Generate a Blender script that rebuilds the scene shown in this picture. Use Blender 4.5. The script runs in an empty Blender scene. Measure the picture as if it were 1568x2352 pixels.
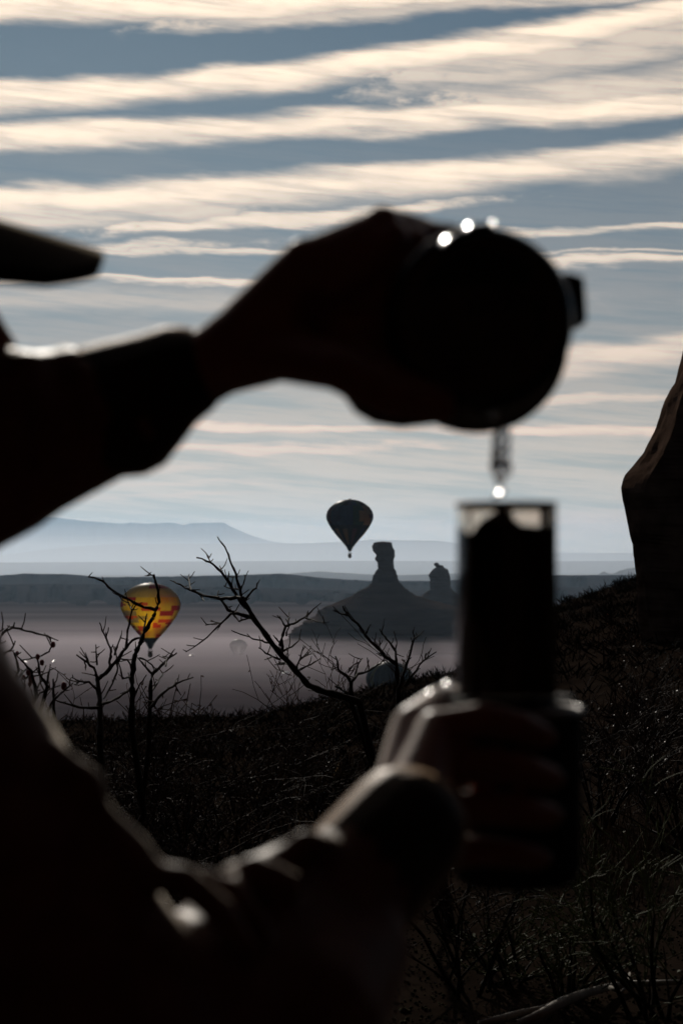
import bpy, bmesh, math, random
import numpy as np
from mathutils import Vector, Matrix, noise as mnoise

# ------------------------------------------------------------------ camera
scene = bpy.context.scene
COL = scene.collection
R = math.radians
FPX = 4573.0                      # focal length in pixels of a 1568 x 2352 frame
CAMZ = 1.4
PITCH = math.atan(124.0 / FPX)    # the eye-level line lies below the frame's middle
cam_d = bpy.data.cameras.new('camera')
cam = bpy.data.objects.new('camera', cam_d)
COL.objects.link(cam)
cam_d.sensor_fit = 'VERTICAL'
cam_d.sensor_height = 36.0
cam_d.sensor_width = 24.0
cam_d.lens = 70.0
cam_d.clip_start = 0.05
cam_d.clip_end = 300000.0
cam.location = (0, 0, CAMZ)
cam.rotation_euler = (math.pi / 2 + PITCH, 0, 0)
cam_d.dof.use_dof = True
cam_d.dof.focus_distance = 11.0
cam_d.dof.aperture_fstop = 7.4
scene.camera = cam

# ------------------------------------------------------------------ exposure, sampling
scene.render.engine = 'CYCLES'
vs = scene.view_settings
scene.display_settings.display_device = 'sRGB'
vs.view_transform = 'Standard'
vs.look = 'None'
vs.exposure = -0.7
vs.gamma = 1.0
vs.use_curve_mapping = False
cy = scene.cycles
cy.use_denoising = True
cy.use_adaptive_sampling = True
cy.adaptive_threshold = 0.02
cy.max_bounces = 10
cy.diffuse_bounces = 5
cy.glossy_bounces = 4
cy.transmission_bounces = 8
cy.volume_bounces = 1
cy.transparent_max_bounces = 16
cy.sample_clamp_indirect = 6.0
cy.caustics_reflective = False
cy.caustics_refractive = False

# ------------------------------------------------------------------ sky and sun
SUN_AZ, SUN_EL = R(-9.0), R(22.0)          # azimuth from the view axis (+Y), left is negative
SUN_DIR = Vector((math.sin(SUN_AZ) * math.cos(SUN_EL), math.cos(SUN_AZ) * math.cos(SUN_EL), math.sin(SUN_EL)))
sun_d = bpy.data.lights.new('sun', 'SUN')
sun_d.energy = 3.1
sun_d.angle = R(0.5)
sun_d.color = (1.0, 0.93, 0.83)
sun = bpy.data.objects.new('sun', sun_d)
COL.objects.link(sun)
sun.rotation_euler = (-SUN_DIR).to_track_quat('-Z', 'Y').to_euler()

world = bpy.data.worlds.new('World')
scene.world = world
world.use_nodes = True
NT = world.node_tree
NT.nodes.clear()


class X:
    """A value in a shader tree; arithmetic on it adds math nodes."""
    nt = None

    def __init__(self, s):
        self.s = s

    @staticmethod
    def m(op, *a, clamp=False):
        n = X.nt.nodes.new('ShaderNodeMath')
        n.operation = op
        n.use_clamp = clamp
        for i, v in enumerate(a):
            if isinstance(v, X):
                X.nt.links.new(v.s, n.inputs[i])
            else:
                n.inputs[i].default_value = v
        return X(n.outputs[0])

    def __add__(s, o): return X.m('ADD', s, o)
    def __radd__(s, o): return X.m('ADD', o, s)
    def __sub__(s, o): return X.m('SUBTRACT', s, o)
    def __rsub__(s, o): return X.m('SUBTRACT', o, s)
    def __mul__(s, o): return X.m('MULTIPLY', s, o)
    def __rmul__(s, o): return X.m('MULTIPLY', o, s)
    def __truediv__(s, o): return X.m('DIVIDE', s, o)


def smooth(v, a, b, lo=0.0, hi=1.0):
    n = X.nt.nodes.new('ShaderNodeMapRange')
    n.interpolation_type = 'SMOOTHSTEP'
    X.nt.links.new(v.s, n.inputs[0])
    for i, q in enumerate((a, b, lo, hi)):
        n.inputs[i + 1].default_value = q
    return X(n.outputs[0])


def noise2(x, y, z=0.0, detail=5.0, rough=0.55, dist=0.0):
    c = X.nt.nodes.new('ShaderNodeCombineXYZ')
    for i, v in enumerate((x + z * 7.3, y + z * 3.1)):
        if isinstance(v, X):
            X.nt.links.new(v.s, c.inputs[i])
        else:
            c.inputs[i].default_value = v
    n = X.nt.nodes.new('ShaderNodeTexNoise')
    n.noise_dimensions = '2D'
    n.inputs['Scale'].default_value = 1.0
    n.inputs['Detail'].default_value = detail
    n.inputs['Roughness'].default_value = rough
    n.inputs['Distortion'].default_value = dist
    X.nt.links.new(c.outputs[0], n.inputs['Vector'])
    return X(n.outputs[0])


def mixrgb(f, a, b):
    n = X.nt.nodes.new('ShaderNodeMix')
    n.data_type = 'RGBA'
    for i, v in ((0, f), (6, a), (7, b)):
        if isinstance(v, X):
            X.nt.links.new(v.s, n.inputs[i])
        elif isinstance(v, (int, float)):
            n.inputs[i].default_value = v
        else:
            n.inputs[i].default_value = (*v, 1.0)
    return X(n.outputs[2])


X.nt = NT
out = NT.nodes.new('ShaderNodeOutputWorld')
bg = NT.nodes.new('ShaderNodeBackground')
bg.inputs['Strength'].default_value = 0.12
NT.links.new(bg.outputs[0], out.inputs[0])
skyn = NT.nodes.new('ShaderNodeTexSky')
skyn.sky_type = 'NISHITA'
skyn.sun_disc = False
skyn.sun_elevation = SUN_EL
skyn.sun_rotation = SUN_AZ
skyn.altitude = 1600.0
skyn.air_density = 1.0
skyn.dust_density = 0.3
skyn.ozone_density = 1.6
tc = NT.nodes.new('ShaderNodeTexCoord')
sep = NT.nodes.new('ShaderNodeSeparateXYZ')
NT.links.new(tc.outputs['Generated'], sep.inputs[0])
dx, dy, dz = (X(sep.outputs[i]) for i in range(3))
U = X.m('ARCTAN2', dx, dy) * (FPX / 784.0)                    # 0 straight ahead, +-1 at about 10 degrees
V = X.m('ARCSINE', dz) * FPX                                  # height above eye level, 80 units to a degree
Y = 1300.0 - V
# drifting, wind-combed cirrus: long streaks bent by broad and fine turbulence
warp = (noise2(U * 1.3, V * 0.006, 3.1, 1.0) - 0.5) * 40.0 + (noise2(U * 3.6 + V * 0.006, V * 0.022, 7.7, 4.0, 0.52) - 0.5) * 40.0
Yw = Y + warp
fil = noise2(U * 2.0 + V * 0.003, V * 0.034 + U * 2.2, 5.5, 5.0, 0.60)      # combed filaments
puff = noise2(U * 9.0, V * 0.028, 9.2, 3.0, 0.6)
U2 = U * U
# each streak: middle line c0 + c1 U + c2 U2, reach above / below, soft edge above / below, ends, weight
BANDS = [
    (25, -38, 0, 80, 8, 30, 40, None, None, 1.0),
    (60, -50, 6, 10, 6, 30, 18, -0.55, 2.5, 0.5),
    (160, -102, -8, 14, 14, 26, 46, None, None, 1.0),
    (200, -78, 0, 50, 30, 40, 46, 0.1, None, 0.55),
    (292, -42, 6, 12, 16, 28, 32, None, None, 0.95),
    (262, -35, 0, 40, 40, 40, 26, 0.25, None, 0.6),
    (420, -58, -8, 14, 18, 28, 58, None, None, 0.95),
    (478, -30, 0, 10, 22, 20, 26, -2.2, -0.2, 0.55),
    (498, -60, 0, 6, 8, 14, 14, -0.72, 0.35, 0.75),
    (556, -24, 0, 3, 4, 9, 12, -0.78, -0.4, 0.62),
    (574, -10, 0, 2, 3, 7, 10, -0.95, 0.2, 0.62),
    (548, -12, 0, 4, 5, 9, 12, 0.45, 1.9, 0.62),
    (645, -4, 4, 2, 5, 8, 12, -1.9, 0.15, 0.70),
    (618, -6, 0, 3, 5, 9, 12, 0.5, 2.1, 0.68),
    (606, -14, 0, 1, 2, 6, 8, 0.62, 2.1, 0.5),
    (690, -12, 0, 14, 12, 30, 30, -2.0, 0.6, 0.25),
    (905, -112, 0, 14, 18, 34, 46, 0.4, 2.4, 0.75),
    (985, 14, 0, 5, 6, 12, 12, -0.55, 1.4, 0.95),
    (1030, -6, 0, 3, 4, 10, 12, -0.62, 0.2, 0.85),
    (950, -30, 0, 4, 4, 12, 12, 0.35, 1.6, 0.6),
    (1070, -8, 0, 3, 3, 8, 9, -0.95, -0.3, 0.36),
    (1106, -6, 0, 2, 3, 8, 8, -1.1, -0.1, 0.28),
    (1133, -6, 0, 2, 2, 6, 7, -1.1, -0.25, 0.34),
    (1215, -22, 0, 14, 18, 22, 26, 0.35, 2.2, 0.75),
]
dens = None
for (c0, c1, c2, ru, rd, su, sd, u0, u1, wgt) in BANDS:
    t = Yw - (c0 + U * c1 + (U2 * c2 if c2 else 0.0))
    k = smooth(t, -ru - su, -ru * 0.4, 0.0, wgt)
    k = k * smooth(t, rd * 0.4, rd + sd, 1.0, 0.0)
    if u0 is not None:
        k = k * smooth(U + (puff - 0.5) * 0.5, u0 - 0.14, u0 + 0.14)
    if u1 is not None:
        k = k * smooth(U + (puff - 0.5) * 0.5, u1 - 0.2, u1 + 0.2, 1.0, 0.0)
    dens = k if dens is None else X.m('MAXIMUM', dens, k)
# the same kind of streaks carry on round the rest of the sky
gen = smooth(noise2(U * 0.55, (V - U * 60.0) * 0.0065, 2.4, 3.0, 0.6), 0.50, 0.66)
away = X.m('MAXIMUM', smooth(V, 1330.0, 1700.0), smooth(X.m('ABSOLUTE', U), 1.5, 2.6))
dens = dens * (1.0 - away) + gen * away * smooth(V, 0.0, 300.0)
dens = dens * smooth(fil, 0.28, 0.60, 0.60, 1.0)
dens = dens * smooth(puff, 0.18, 0.6, 0.84, 1.0)
# a thin high veil greys the blue, thicker towards the horizon
veil = smooth(V, 1250.0, 150.0) * smooth(fil, 0.25, 0.65, 0.45, 0.95)
veil = veil * 0.9
# ice cloud scatters sunlight forwards: brightest round the sun, dim away from it
near = smooth(dx * SUN_DIR.x + dy * SUN_DIR.y + dz * SUN_DIR.z, 0.55, 0.93, 0.10, 1.0)


def scaled(col, f):
    n = NT.nodes.new('ShaderNodeMix')
    n.data_type = 'RGBA'
    n.blend_type = 'MULTIPLY'
    n.inputs[0].default_value = 1.0
    NT.links.new(col.s, n.inputs[6])
    if isinstance(f, X):
        NT.links.new(f.s, n.inputs[7])
    else:
        n.inputs[7].default_value = (*f, 1.0)
    return X(n.outputs[2])


base_sky = scaled(X(skyn.outputs[0]), (0.235, 0.275, 0.265))
veil_col = scaled(mixrgb(smooth(V, 0.0, 700.0), (12.0, 9.2, 6.6), (4.9, 4.15, 3.6)), near)
low_sky = mixrgb(veil, base_sky, veil_col)
cloud_col = scaled(mixrgb(smooth(V, 150.0, 800.0), (13.5, 9.2, 6.5), (17.2, 13.5, 10.0)), near)
fin = mixrgb(dens, low_sky, cloud_col)
NT.links.new(fin.s, bg.inputs[0])
world.cycles.sampling_method = 'MANUAL'
world.cycles.sample_map_resolution = 512


def P(xd, yd, d):
    """The point that lies d metres ahead where the sight line (xd, yd) of a 1568 x 2352 view passes."""
    a, b = (xd - 784.0) / FPX, (1176.0 - yd) / FPX
    s, c = math.sin(PITCH), math.cos(PITCH)
    return Vector((a * d, d * (c - b * s), CAMZ + d * (s + b * c)))


# ------------------------------------------------------------------ helpers
def tag(o, label=None, cat=None, group=None, kind=None):
    for k, v in (('label', label), ('category', cat), ('group', group), ('kind', kind)):
        if v:
            o[k] = v
    return o


def empty(name, loc=(0, 0, 0), parent=None):
    o = bpy.data.objects.new(name, None)
    o.location = loc
    o.empty_display_size = 0.1
    COL.objects.link(o)
    if parent:
        o.parent = parent
    return o


def link_mesh(name, me, mats, parent=None, smooth_=True):
    if not isinstance(mats, (list, tuple)):
        mats = [mats]
    if len(me.materials) == 0:
        for m in mats:
            me.materials.append(m)
    if smooth_:
        me.shade_smooth()
    o = bpy.data.objects.new(name, me)
    COL.objects.link(o)
    if parent:
        o.parent = parent
        # meshes are written in world coordinates: undo the parent's place
        o.matrix_parent_inverse = Matrix.Translation(parent_loc(parent)).inverted()
    return o


def parent_loc(p):
    return Vector(p.location) if p.type == 'EMPTY' else Vector((0, 0, 0))


def pydata(name, verts, faces, mats, parent=None, smooth_=True, closed=False):
    me = bpy.data.meshes.new(name)
    me.from_pydata([tuple(v) for v in verts], [], faces)
    if closed:                                   # weld the seam and turn every face outwards
        bm = bmesh.new()
        bm.from_mesh(me)
        bmesh.ops.remove_doubles(bm, verts=bm.verts, dist=1e-6)
        bmesh.ops.recalc_face_normals(bm, faces=bm.faces)
        bm.to_mesh(me)
        bm.free()
    me.update()
    return link_mesh(name, me, mats, parent, smooth_)


def np_mesh(name, verts, quads):
    """Fast mesh from numpy: quads (n, 4) or tris (n, 3)."""
    me = bpy.data.meshes.new(name)
    verts = np.asarray(verts, dtype=np.float32)
    quads = np.asarray(quads, dtype=np.int32)
    k = quads.shape[1]
    me.vertices.add(len(verts))
    me.vertices.foreach_set('co', verts.ravel())
    me.loops.add(quads.size)
    me.loops.foreach_set('vertex_index', quads.ravel())
    me.polygons.add(len(quads))
    me.polygons.foreach_set('loop_start', np.arange(0, quads.size, k, dtype=np.int32))
    me.polygons.foreach_set('loop_total', np.full(len(quads), k, dtype=np.int32))
    me.update(calc_edges=True)
    me.validate()
    return me


def grid_faces(nr, nc, closed=False):
    i = np.arange(nr - 1)[:, None]
    j = np.arange(nc if closed else nc - 1)[None, :]
    j2 = (j + 1) % nc
    a = i * nc + j
    return np.stack([a, i * nc + j2, (i + 1) * nc + j2, (i + 1) * nc + j], -1).reshape(-1, 4)


def fbm(x, y, z=0.0, octaves=4):
    return mnoise.fractal(Vector((x, y, z)), 1.0, 2.0, octaves)


def interp(x, pts):
    return float(np.interp(x, [p[0] for p in pts], [p[1] for p in pts]))


# ------------------------------------------------------------------ materials
def material(name, base=(0.1, 0.1, 0.1), rough=0.8, spec=0.3, metal=0.0, sheen=0.0, sheen_tint=(1, 1, 1), sheen_rough=0.4,
             spec_tint=None, var=None, var_scale=5.0, bump=0.0, bump_scale=40.0, trans=0.0, ior=1.45, coat=0.0, detail=6.0, stretch=None):
    m = bpy.data.materials.new(name)
    m.use_nodes = True
    nt = m.node_tree
    b = nt.nodes['Principled BSDF']
    b.inputs['Base Color'].default_value = (*base, 1)
    b.inputs['Roughness'].default_value = rough
    b.inputs['Specular IOR Level'].default_value = spec
    b.inputs['Metallic'].default_value = metal
    if spec_tint:
        b.inputs['Specular Tint'].default_value = (*spec_tint, 1)
    b.inputs['IOR'].default_value = ior
    b.inputs['Transmission Weight'].default_value = trans
    b.inputs['Coat Weight'].default_value = coat
    if sheen:
        b.inputs['Sheen Weight'].default_value = sheen
        b.inputs['Sheen Tint'].default_value = (*sheen_tint, 1)
        b.inputs['Sheen Roughness'].default_value = sheen_rough
    tcn = nt.nodes.new('ShaderNodeTexCoord')
    vec = tcn.outputs['Object']
    if stretch:
        mp = nt.nodes.new('ShaderNodeMapping')
        mp.inputs['Scale'].default_value = stretch
        nt.links.new(vec, mp.inputs[0])
        vec = mp.outputs[0]
    if var is not None:
        n = nt.nodes.new('ShaderNodeTexNoise')
        n.inputs['Scale'].default_value = var_scale
        n.inputs['Detail'].default_value = detail
        n.inputs['Roughness'].default_value = 0.62
        nt.links.new(vec, n.inputs['Vector'])
        cr = nt.nodes.new('ShaderNodeValToRGB')
        cr.color_ramp.elements[0].position = 0.32
        cr.color_ramp.elements[1].position = 0.68
        cr.color_ramp.elements[0].color = (*base, 1)
        cr.color_ramp.elements[1].color = (*var, 1)
        nt.links.new(n.outputs[0], cr.inputs[0])
        nt.links.new(cr.outputs[0], b.inputs['Base Color'])
    if bump:
        n2 = nt.nodes.new('ShaderNodeTexNoise')
        n2.inputs['Scale'].default_value = bump_scale
        n2.inputs['Detail'].default_value = 6.0
        nt.links.new(vec, n2.inputs['Vector'])
        bp = nt.nodes.new('ShaderNodeBump')
        bp.inputs['Strength'].default_value = bump
        nt.links.new(n2.outputs[0], bp.inputs['Height'])
        nt.links.new(bp.outputs[0], b.inputs['Normal'])
    return m


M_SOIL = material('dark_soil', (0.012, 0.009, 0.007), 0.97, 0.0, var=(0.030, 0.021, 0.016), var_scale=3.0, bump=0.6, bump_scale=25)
M_SAND = material('valley_sand', (0.040, 0.031, 0.034), 0.95, 0.0, var=(0.125, 0.095, 0.098), var_scale=0.0022, stretch=(0.35, 1.6, 1), detail=9)
M_SCRUB = material('scrub_slope', (0.020, 0.017, 0.020), 0.95, 0.0, var=(0.048, 0.038, 0.042), var_scale=0.0035, stretch=(0.5, 0.5, 6), detail=9)
M_BUTTE = material('sandstone_butte', (0.050, 0.034, 0.028), 0.95, 0.0, var=(0.085, 0.055, 0.043), var_scale=0.05, stretch=(0.5, 0.5, 3), bump=0.5, bump_scale=0.2)
M_ROCK = material('dark_sandstone', (0.040, 0.025, 0.018), 0.95, 0.0, var=(0.115, 0.075, 0.056), var_scale=2.6, bump=0.5, bump_scale=12.0, detail=9)

# ------------------------------------------------------------------ the ground near by: a knoll that falls away to the valley
VALLEY = -64.0
CREST = [(-4000, 1640), (0, 1650), (200, 1646), (571, 1637), (681, 1616), (755, 1602), (839, 1579), (949, 1559), (1044, 1538),
         (1130, 1480), (1210, 1425), (1290, 1382), (1350, 1364), (1400, 1346), (1440, 1329), (1500, 1318), (1568, 1308), (2600, 1180), (4000, 1120)]


def crest(az):
    u = 784 + az * FPX
    yc = interp(u, CREST)
    rc = interp(u, [(0, 46), (600, 48), (1000, 56), (1300, 70), (1568, 78), (4000, 90)])
    return yc, rc


def ground_z(x, y):
    r = math.hypot(x, y)
    az = math.atan2(x, y)
    yc, rc = crest(az)
    zc = CAMZ + rc * (1300 - yc) / FPX
    if abs(az) > 1.2:
        k = min(1, (abs(az) - 1.2) / 0.8)
        zc = zc * (1 - k) + (2.5 + 1.5 * k) * k
    bump = 0.05 * fbm(x * 0.7, y * 0.7, 1.0) + 0.16 * fbm(x * 0.16, y * 0.16, 4.0) * min(1, r / 12)
    if r <= rc:
        t = max(0.0, (r - 6.0) / (rc - 6.0))
        s = t * t * (3 - 2 * t)
        return zc * (0.65 * t + 0.35 * s) + bump * (1 - 0.6 * t)
    d = r - rc
    z = zc - 0.30 * d - 1.5 * (1 - math.exp(-d / 12)) + bump + 2.2 * fbm(x * 0.02, y * 0.02, 2.0) * min(1, d / 60)
    return max(z, VALLEY - 3)


az_list = np.concatenate([np.linspace(-math.pi, -0.30, 60, endpoint=False), np.linspace(-0.30, 0.30, 220, endpoint=False), np.linspace(0.30, math.pi, 60, endpoint=False)])
r_list = np.concatenate([[0.3, 1, 2, 3, 4, 5], np.arange(6, 20, 0.35), np.arange(20, 90, 1.0), np.geomspace(92, 420, 30)])
gv = [(r * math.sin(a), r * math.cos(a), ground_z(r * math.sin(a), r * math.cos(a))) for r in r_list for a in az_list]
me = np_mesh('ground', gv, grid_faces(len(r_list), len(az_list), True))
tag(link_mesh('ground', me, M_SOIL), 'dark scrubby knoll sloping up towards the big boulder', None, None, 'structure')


# unseen rock wall added at the photographer's back to cut the fill light
cl_v = []
cl_a = np.linspace(R(78), R(284), 110)
cl_h = np.linspace(-1.5, 34, 40)
for h in cl_h:
    for a in cl_a:
        r = 13.0 + 2.2 * fbm(math.cos(a) * 3, math.sin(a) * 3, h * 0.05, 4) + 0.6 * mnoise.noise(Vector((h * 0.6, a * 0.7, 2))) - 0.10 * h + 0.5 * fbm(a * 14, h * 0.5, 0, 4)
        cl_v.append((r * math.sin(a), r * math.cos(a), h + 1.5 * fbm(a * 4, 1.0, 2.0, 3) * (h / 34)))
M_BLOCKER = material('red_blocker_rock', (0.022, 0.010, 0.007), 0.95, 0.0, var=(0.044, 0.019, 0.012), var_scale=0.8, stretch=(0.6, 0.6, 3), bump=0.7, bump_scale=4)
co_ = link_mesh('light_blocker', np_mesh('light_blocker', cl_v, grid_faces(len(cl_h), len(cl_a))), M_BLOCKER, None, False)
cs = co_.modifiers.new('thick', 'SOLIDIFY')
cs.thickness = 3.0
cs.offset = 1.0
tag(co_, 'unseen dark red rock wall added behind the photographer to block fill light', None, None, 'structure')


# ------------------------------------------------------------------ valley floor and the far ridges
def vfloor_z(x, y):
    r = math.hypot(x, y)
    k = min(1, max(0, (r - 700) / 2500))
    return VALLEY + 2.0 * fbm(x * 0.0016, y * 0.0016, 6.0, 5) * (1 - 0.5 * k) - (0 if r > 250 else 4)


az_l = np.linspace(-math.pi, math.pi, 180, endpoint=False)
az_l = np.concatenate([np.linspace(-math.pi, -0.3, 40, endpoint=False), np.linspace(-0.3, 0.3, 90, endpoint=False), np.linspace(0.3, math.pi, 40, endpoint=False)])
r_l = np.geomspace(180, 29000, 80)
vv = [(r * math.sin(a), r * math.cos(a), vfloor_z(r * math.sin(a), r * math.cos(a))) for r in r_l for a in az_l]
me = np_mesh('valley_floor', vv, grid_faces(len(r_l), len(az_l), True))
tag(link_mesh('valley_floor', me, M_SAND), 'wide sandy valley floor under the morning mist', None, None, 'structure')


def ridge(name, prof, dist, depth, mat, label, rough=1.0, x0=-900, x1=2500, step=6, flat=0.35):
    """A mesa or ridge: skyline given as sight lines, standing at dist metres, sloping to the floor in front and behind."""
    xs = np.concatenate([np.arange(-7000, x0, 60), np.arange(x0, x1 + 1, step), np.arange(x1 + 60, 8000, 60)])
    rows = []
    for k, (dd, hh) in enumerate(((-1.0, 0.0), (-0.55, 0.22), (-0.30, 0.55), (-0.16, 0.86), (-0.08, 0.97), (0.0, 1.0), (flat, 1.0), (flat + 0.4, 0.5), (flat + 1.0, 0.0))):
        row = []
        for x in xs:
            yy = interp(x, prof)
            jit = fbm(x * 0.02, k * 0.7, dist * 0.001) * rough
            zt = CAMZ + dist * (1300 - yy - 0.9 * fbm(x * 0.05, 1.0, dist * 0.003) * rough) / FPX
            d = dist + depth * (dd + 0.25 * jit * (0 if hh >= 1 else 2.2 if hh < 0.3 else 1))
            z = VALLEY - 6 + (zt - VALLEY + 6) * hh
            row.append(((x - 784) / FPX * d, d, z))
        rows += row
    me = np_mesh(name, rows, grid_faces(9, len(xs)))
    return tag(link_mesh(name, me, mat), label, None, None, 'structure')


ridge('hills', [(-900, 1330), (0, 1323), (60, 1318), (170, 1320), (230, 1327), (400, 1325), (540, 1322), (650, 1318), (760, 1330), (840, 1335), (1000, 1336), (1280, 1322), (2500, 1321)],
      5200, 700, M_SCRUB, 'long dark low ridge closing the misty valley', 1.0)
ridge('hills', [(-900, 1352), (0, 1346), (120, 1343), (300, 1347), (480, 1351), (560, 1350), (700, 1358), (860, 1362), (1100, 1360), (1280, 1352), (2500, 1350)],
      4000, 900, M_SCRUB, 'low swell of scrubland lying before the long dark ridge', 1.2)
ridge('hills', [(-900, 1345), (560, 1335), (674, 1317), (736, 1313), (846, 1320), (930, 1322), (1040, 1318), (1280, 1322), (1372, 1321), (1384, 1312), (1396, 1318), (1409, 1318), (1422, 1311), (1440, 1306), (1470, 1303), (1600, 1298), (2500, 1300)],
      10500, 1500, M_SCRUB, 'paler rolling hills behind the long dark ridge', 0.6)
ridge('hills', [(-900, 1300), (0, 1292), (700, 1288), (1280, 1289), (1470, 1288), (2500, 1290)],
      18000, 2500, M_SCRUB, 'faint flat hills in the haze below the blue mesa', 0.5)
ridge('mesa', [(-900, 1290), (0, 1276), (100, 1263), (165, 1256), (250, 1250), (700, 1248), (800, 1244), (850, 1240), (1000, 1242), (1050, 1247), (1290, 1272), (1350, 1273), (1400, 1270), (1460, 1270), (1700, 1262), (2500, 1268)],
      30000, 3000, M_SCRUB, 'long flat blue mesa across the whole horizon', 0.5)
ridge('mountains', [(-900, 1196), (0, 1180), (99, 1185), (190, 1196), (286, 1203), (300, 1200), (337, 1203), (395, 1200), (421, 1206), (436, 1202), (476, 1201), (513, 1200), (538, 1213), (574, 1229), (620, 1243), (760, 1262), (2500, 1285)],
      42000, 3500, M_SCRUB, 'pale blue mountain falling away on the far horizon', 0.8, step=5)


# ------------------------------------------------------------------ sandstone buttes
def butte(name, dist, prof, label, seed, k_depth=0.8):
    """prof: (yd, xleft, xright) from the top down; each level is an uneven ring of rock."""
    n = 72
    sc = dist / FPX
    lv = []
    ys = []
    y = prof[0][0]
    while y < prof[-1][0]:
        ys.append(y)
        y += 0.9 if y < prof[0][0] + 130 else 3.0
    ys.append(prof[-1][0])
    base = P(0, prof[-1][0], dist)
    verts = []
    for yv in ys:
        l = interp(yv, [(p[0], p[1]) for p in prof])
        r = interp(yv, [(p[0], p[2]) for p in prof])
        cx, hw = (l + r) / 2, (r - l) / 2
        strat = 0.05 * min(1, 22 / max(hw, 1)) * mnoise.noise(Vector((yv * 0.35, seed, 0)))
        for j in range(n):
            a = 2 * math.pi * j / n
            q = 1 + strat + 0.055 * fbm(math.cos(a) * 2.2 + seed, math.sin(a) * 2.2, yv * 0.10, 4) + 0.035 * fbm(math.cos(a) * 6 + seed, math.sin(a) * 6, yv * 0.25, 3)
            px = cx + hw * math.cos(a) * q
            dd = dist + hw * sc * k_depth * math.sin(a) * q
            p = P(px, yv, dist)
            verts.append((p.x, dd, p.z))
    f = [tuple(int(v) for v in q) for q in grid_faces(len(ys), n, True)]
    verts.append(tuple(np.mean(verts[:n], axis=0) + np.array([0, 0, 0.6])))
    top = len(verts) - 1
    f += [(top, (j + 1) % n, j) for j in range(n)]
    o = pydata(name, verts, f, M_BUTTE)
    return tag(o, label, 'butte')


def z4(x, y):
    return 516.7 + x * 0.3662, 1119.6 + y * 0.3662


def z4prof(left, right):
    L = [(z4(*p)[1], z4(*p)[0]) for p in left]
    Rr = [(z4(*p)[1], z4(*p)[0]) for p in right]
    ys = sorted(set([p[0] for p in L] + [p[0] for p in Rr]))
    return [(y, interp(y, L), interp(y, Rr)) for y in ys]


butte('rock_butte', 1525, z4prof(
    [(945, 343), (930, 347), (922, 372), (926, 400), (940, 412), (946, 425), (941, 450), (954, 468), (959, 510), (945, 522), (930, 550), (918, 600), (902, 616), (860, 640), (800, 675), (740, 705),
     (680, 730), (630, 745), (600, 770), (588, 790), (520, 830), (460, 870), (420, 910), (370, 965), (240, 1040), (100, 1080)],
    [(1035, 343), (1046, 348), (1050, 370), (1062, 400), (1065, 430), (1055, 460), (1060, 508), (1070, 520), (1082, 560), (1085, 590), (1100, 605), (1112, 622), (1150, 645), (1190, 675), (1240, 690),
     (1300, 710), (1360, 730), (1440, 745), (1560, 790), (1700, 850), (1800, 960), (1900, 1080)]),
    'tall square-topped rock tower rising from a broad cone', 1.3)
butte('rock_butte', 2000, z4prof(
    [(1312, 474), (1307, 486), (1322, 500), (1303, 515), (1288, 530), (1277, 552), (1285, 575), (1281, 600), (1288, 638), (1268, 652), (1238, 676), (1180, 720), (1040, 820)],
    [(1336, 474), (1345, 488), (1364, 486), (1372, 502), (1395, 515), (1405, 545), (1410, 570), (1412, 620), (1420, 640), (1440, 655), (1480, 680), (1560, 720), (1700, 820)]),
    'smaller knobbly rock tower beside the dark cup', 4.7)


# ------------------------------------------------------------------ air
def volume_mat(name, col, density, g, absorb=None):
    m = bpy.data.materials.new(name)
    m.use_nodes = True
    nt = m.node_tree
    nt.nodes.clear()
    o = nt.nodes.new('ShaderNodeOutputMaterial')
    v = nt.nodes.new('ShaderNodeVolumePrincipled')
    v.inputs['Color'].default_value = (*col, 1)
    v.inputs['Density'].default_value = density
    v.inputs['Anisotropy'].default_value = g
    nt.links.new(v.outputs[0], o.inputs['Volume'])
    m.cycles.homogeneous_volume = True
    return m


def box(name, lo, hi, mat):
    v = [(x, y, z) for x in (lo[0], hi[0]) for y in (lo[1], hi[1]) for z in (lo[2], hi[2])]
    f = [(0, 1, 3, 2), (4, 6, 7, 5), (0, 4, 5, 1), (2, 3, 7, 6), (0, 2, 6, 4), (1, 5, 7, 3)]
    return pydata(name, v, f, mat, None, False)


tag(box('haze', (-60000, -30000, -80), (60000, 60000, 1250), volume_mat('haze_air', (0.55, 0.76, 1.0), 2.4e-5, 0.56)),
    'blue morning haze filling the air', None, None, 'stuff')


def mist(name, x_lim, y0, y1, r_in, r_out, z0, h, mat, label, nx=50, ny=26):
    """A bank of mist: a closed cushion on the ground, thinning to nothing at its borders."""
    xs = np.linspace(-x_lim, x_lim, nx)
    ys_ = np.linspace(0, 1, ny) ** 1.5 * (y1 - y0) + y0
    vt, vb = [], []
    for y in ys_:
        for x in xs:
            e = max(0.0, min(1.0, (y - y0 + 0.15 * r_in * fbm(x / r_in, y / r_in)) / r_in)) * max(0.0, min(1.0, (y1 - y) / r_out)) ** 1.0 * max(0.0, min(1, (x_lim - abs(x)) / (0.25 * x_lim)))
            vt.append((x, y, z0 + 0.05 + e * h * (1 + 0.08 * fbm(x * 2 / r_in, y * 2 / r_in, 3.3))))
            vb.append((x, y, z0))
    nc, nr = len(xs), len(ys_)
    fa = [tuple(int(v) for v in q) for q in grid_faces(nr, nc)]
    off = nr * nc
    fb = [tuple(off + v for v in reversed(q)) for q in fa]
    edge = [j for j in range(nc)] + [i * nc + nc - 1 for i in range(1, nr)] + [(nr - 1) * nc + j for j in range(nc - 2, -1, -1)] + [i * nc for i in range(nr - 2, 0, -1)]
    side = [(b, a, off + a, off + b) for a, b in zip(edge, edge[1:] + edge[:1])]
    return tag(pydata(name, vt + vb, fa + fb + side, mat), label, None, None, 'stuff')


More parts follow.
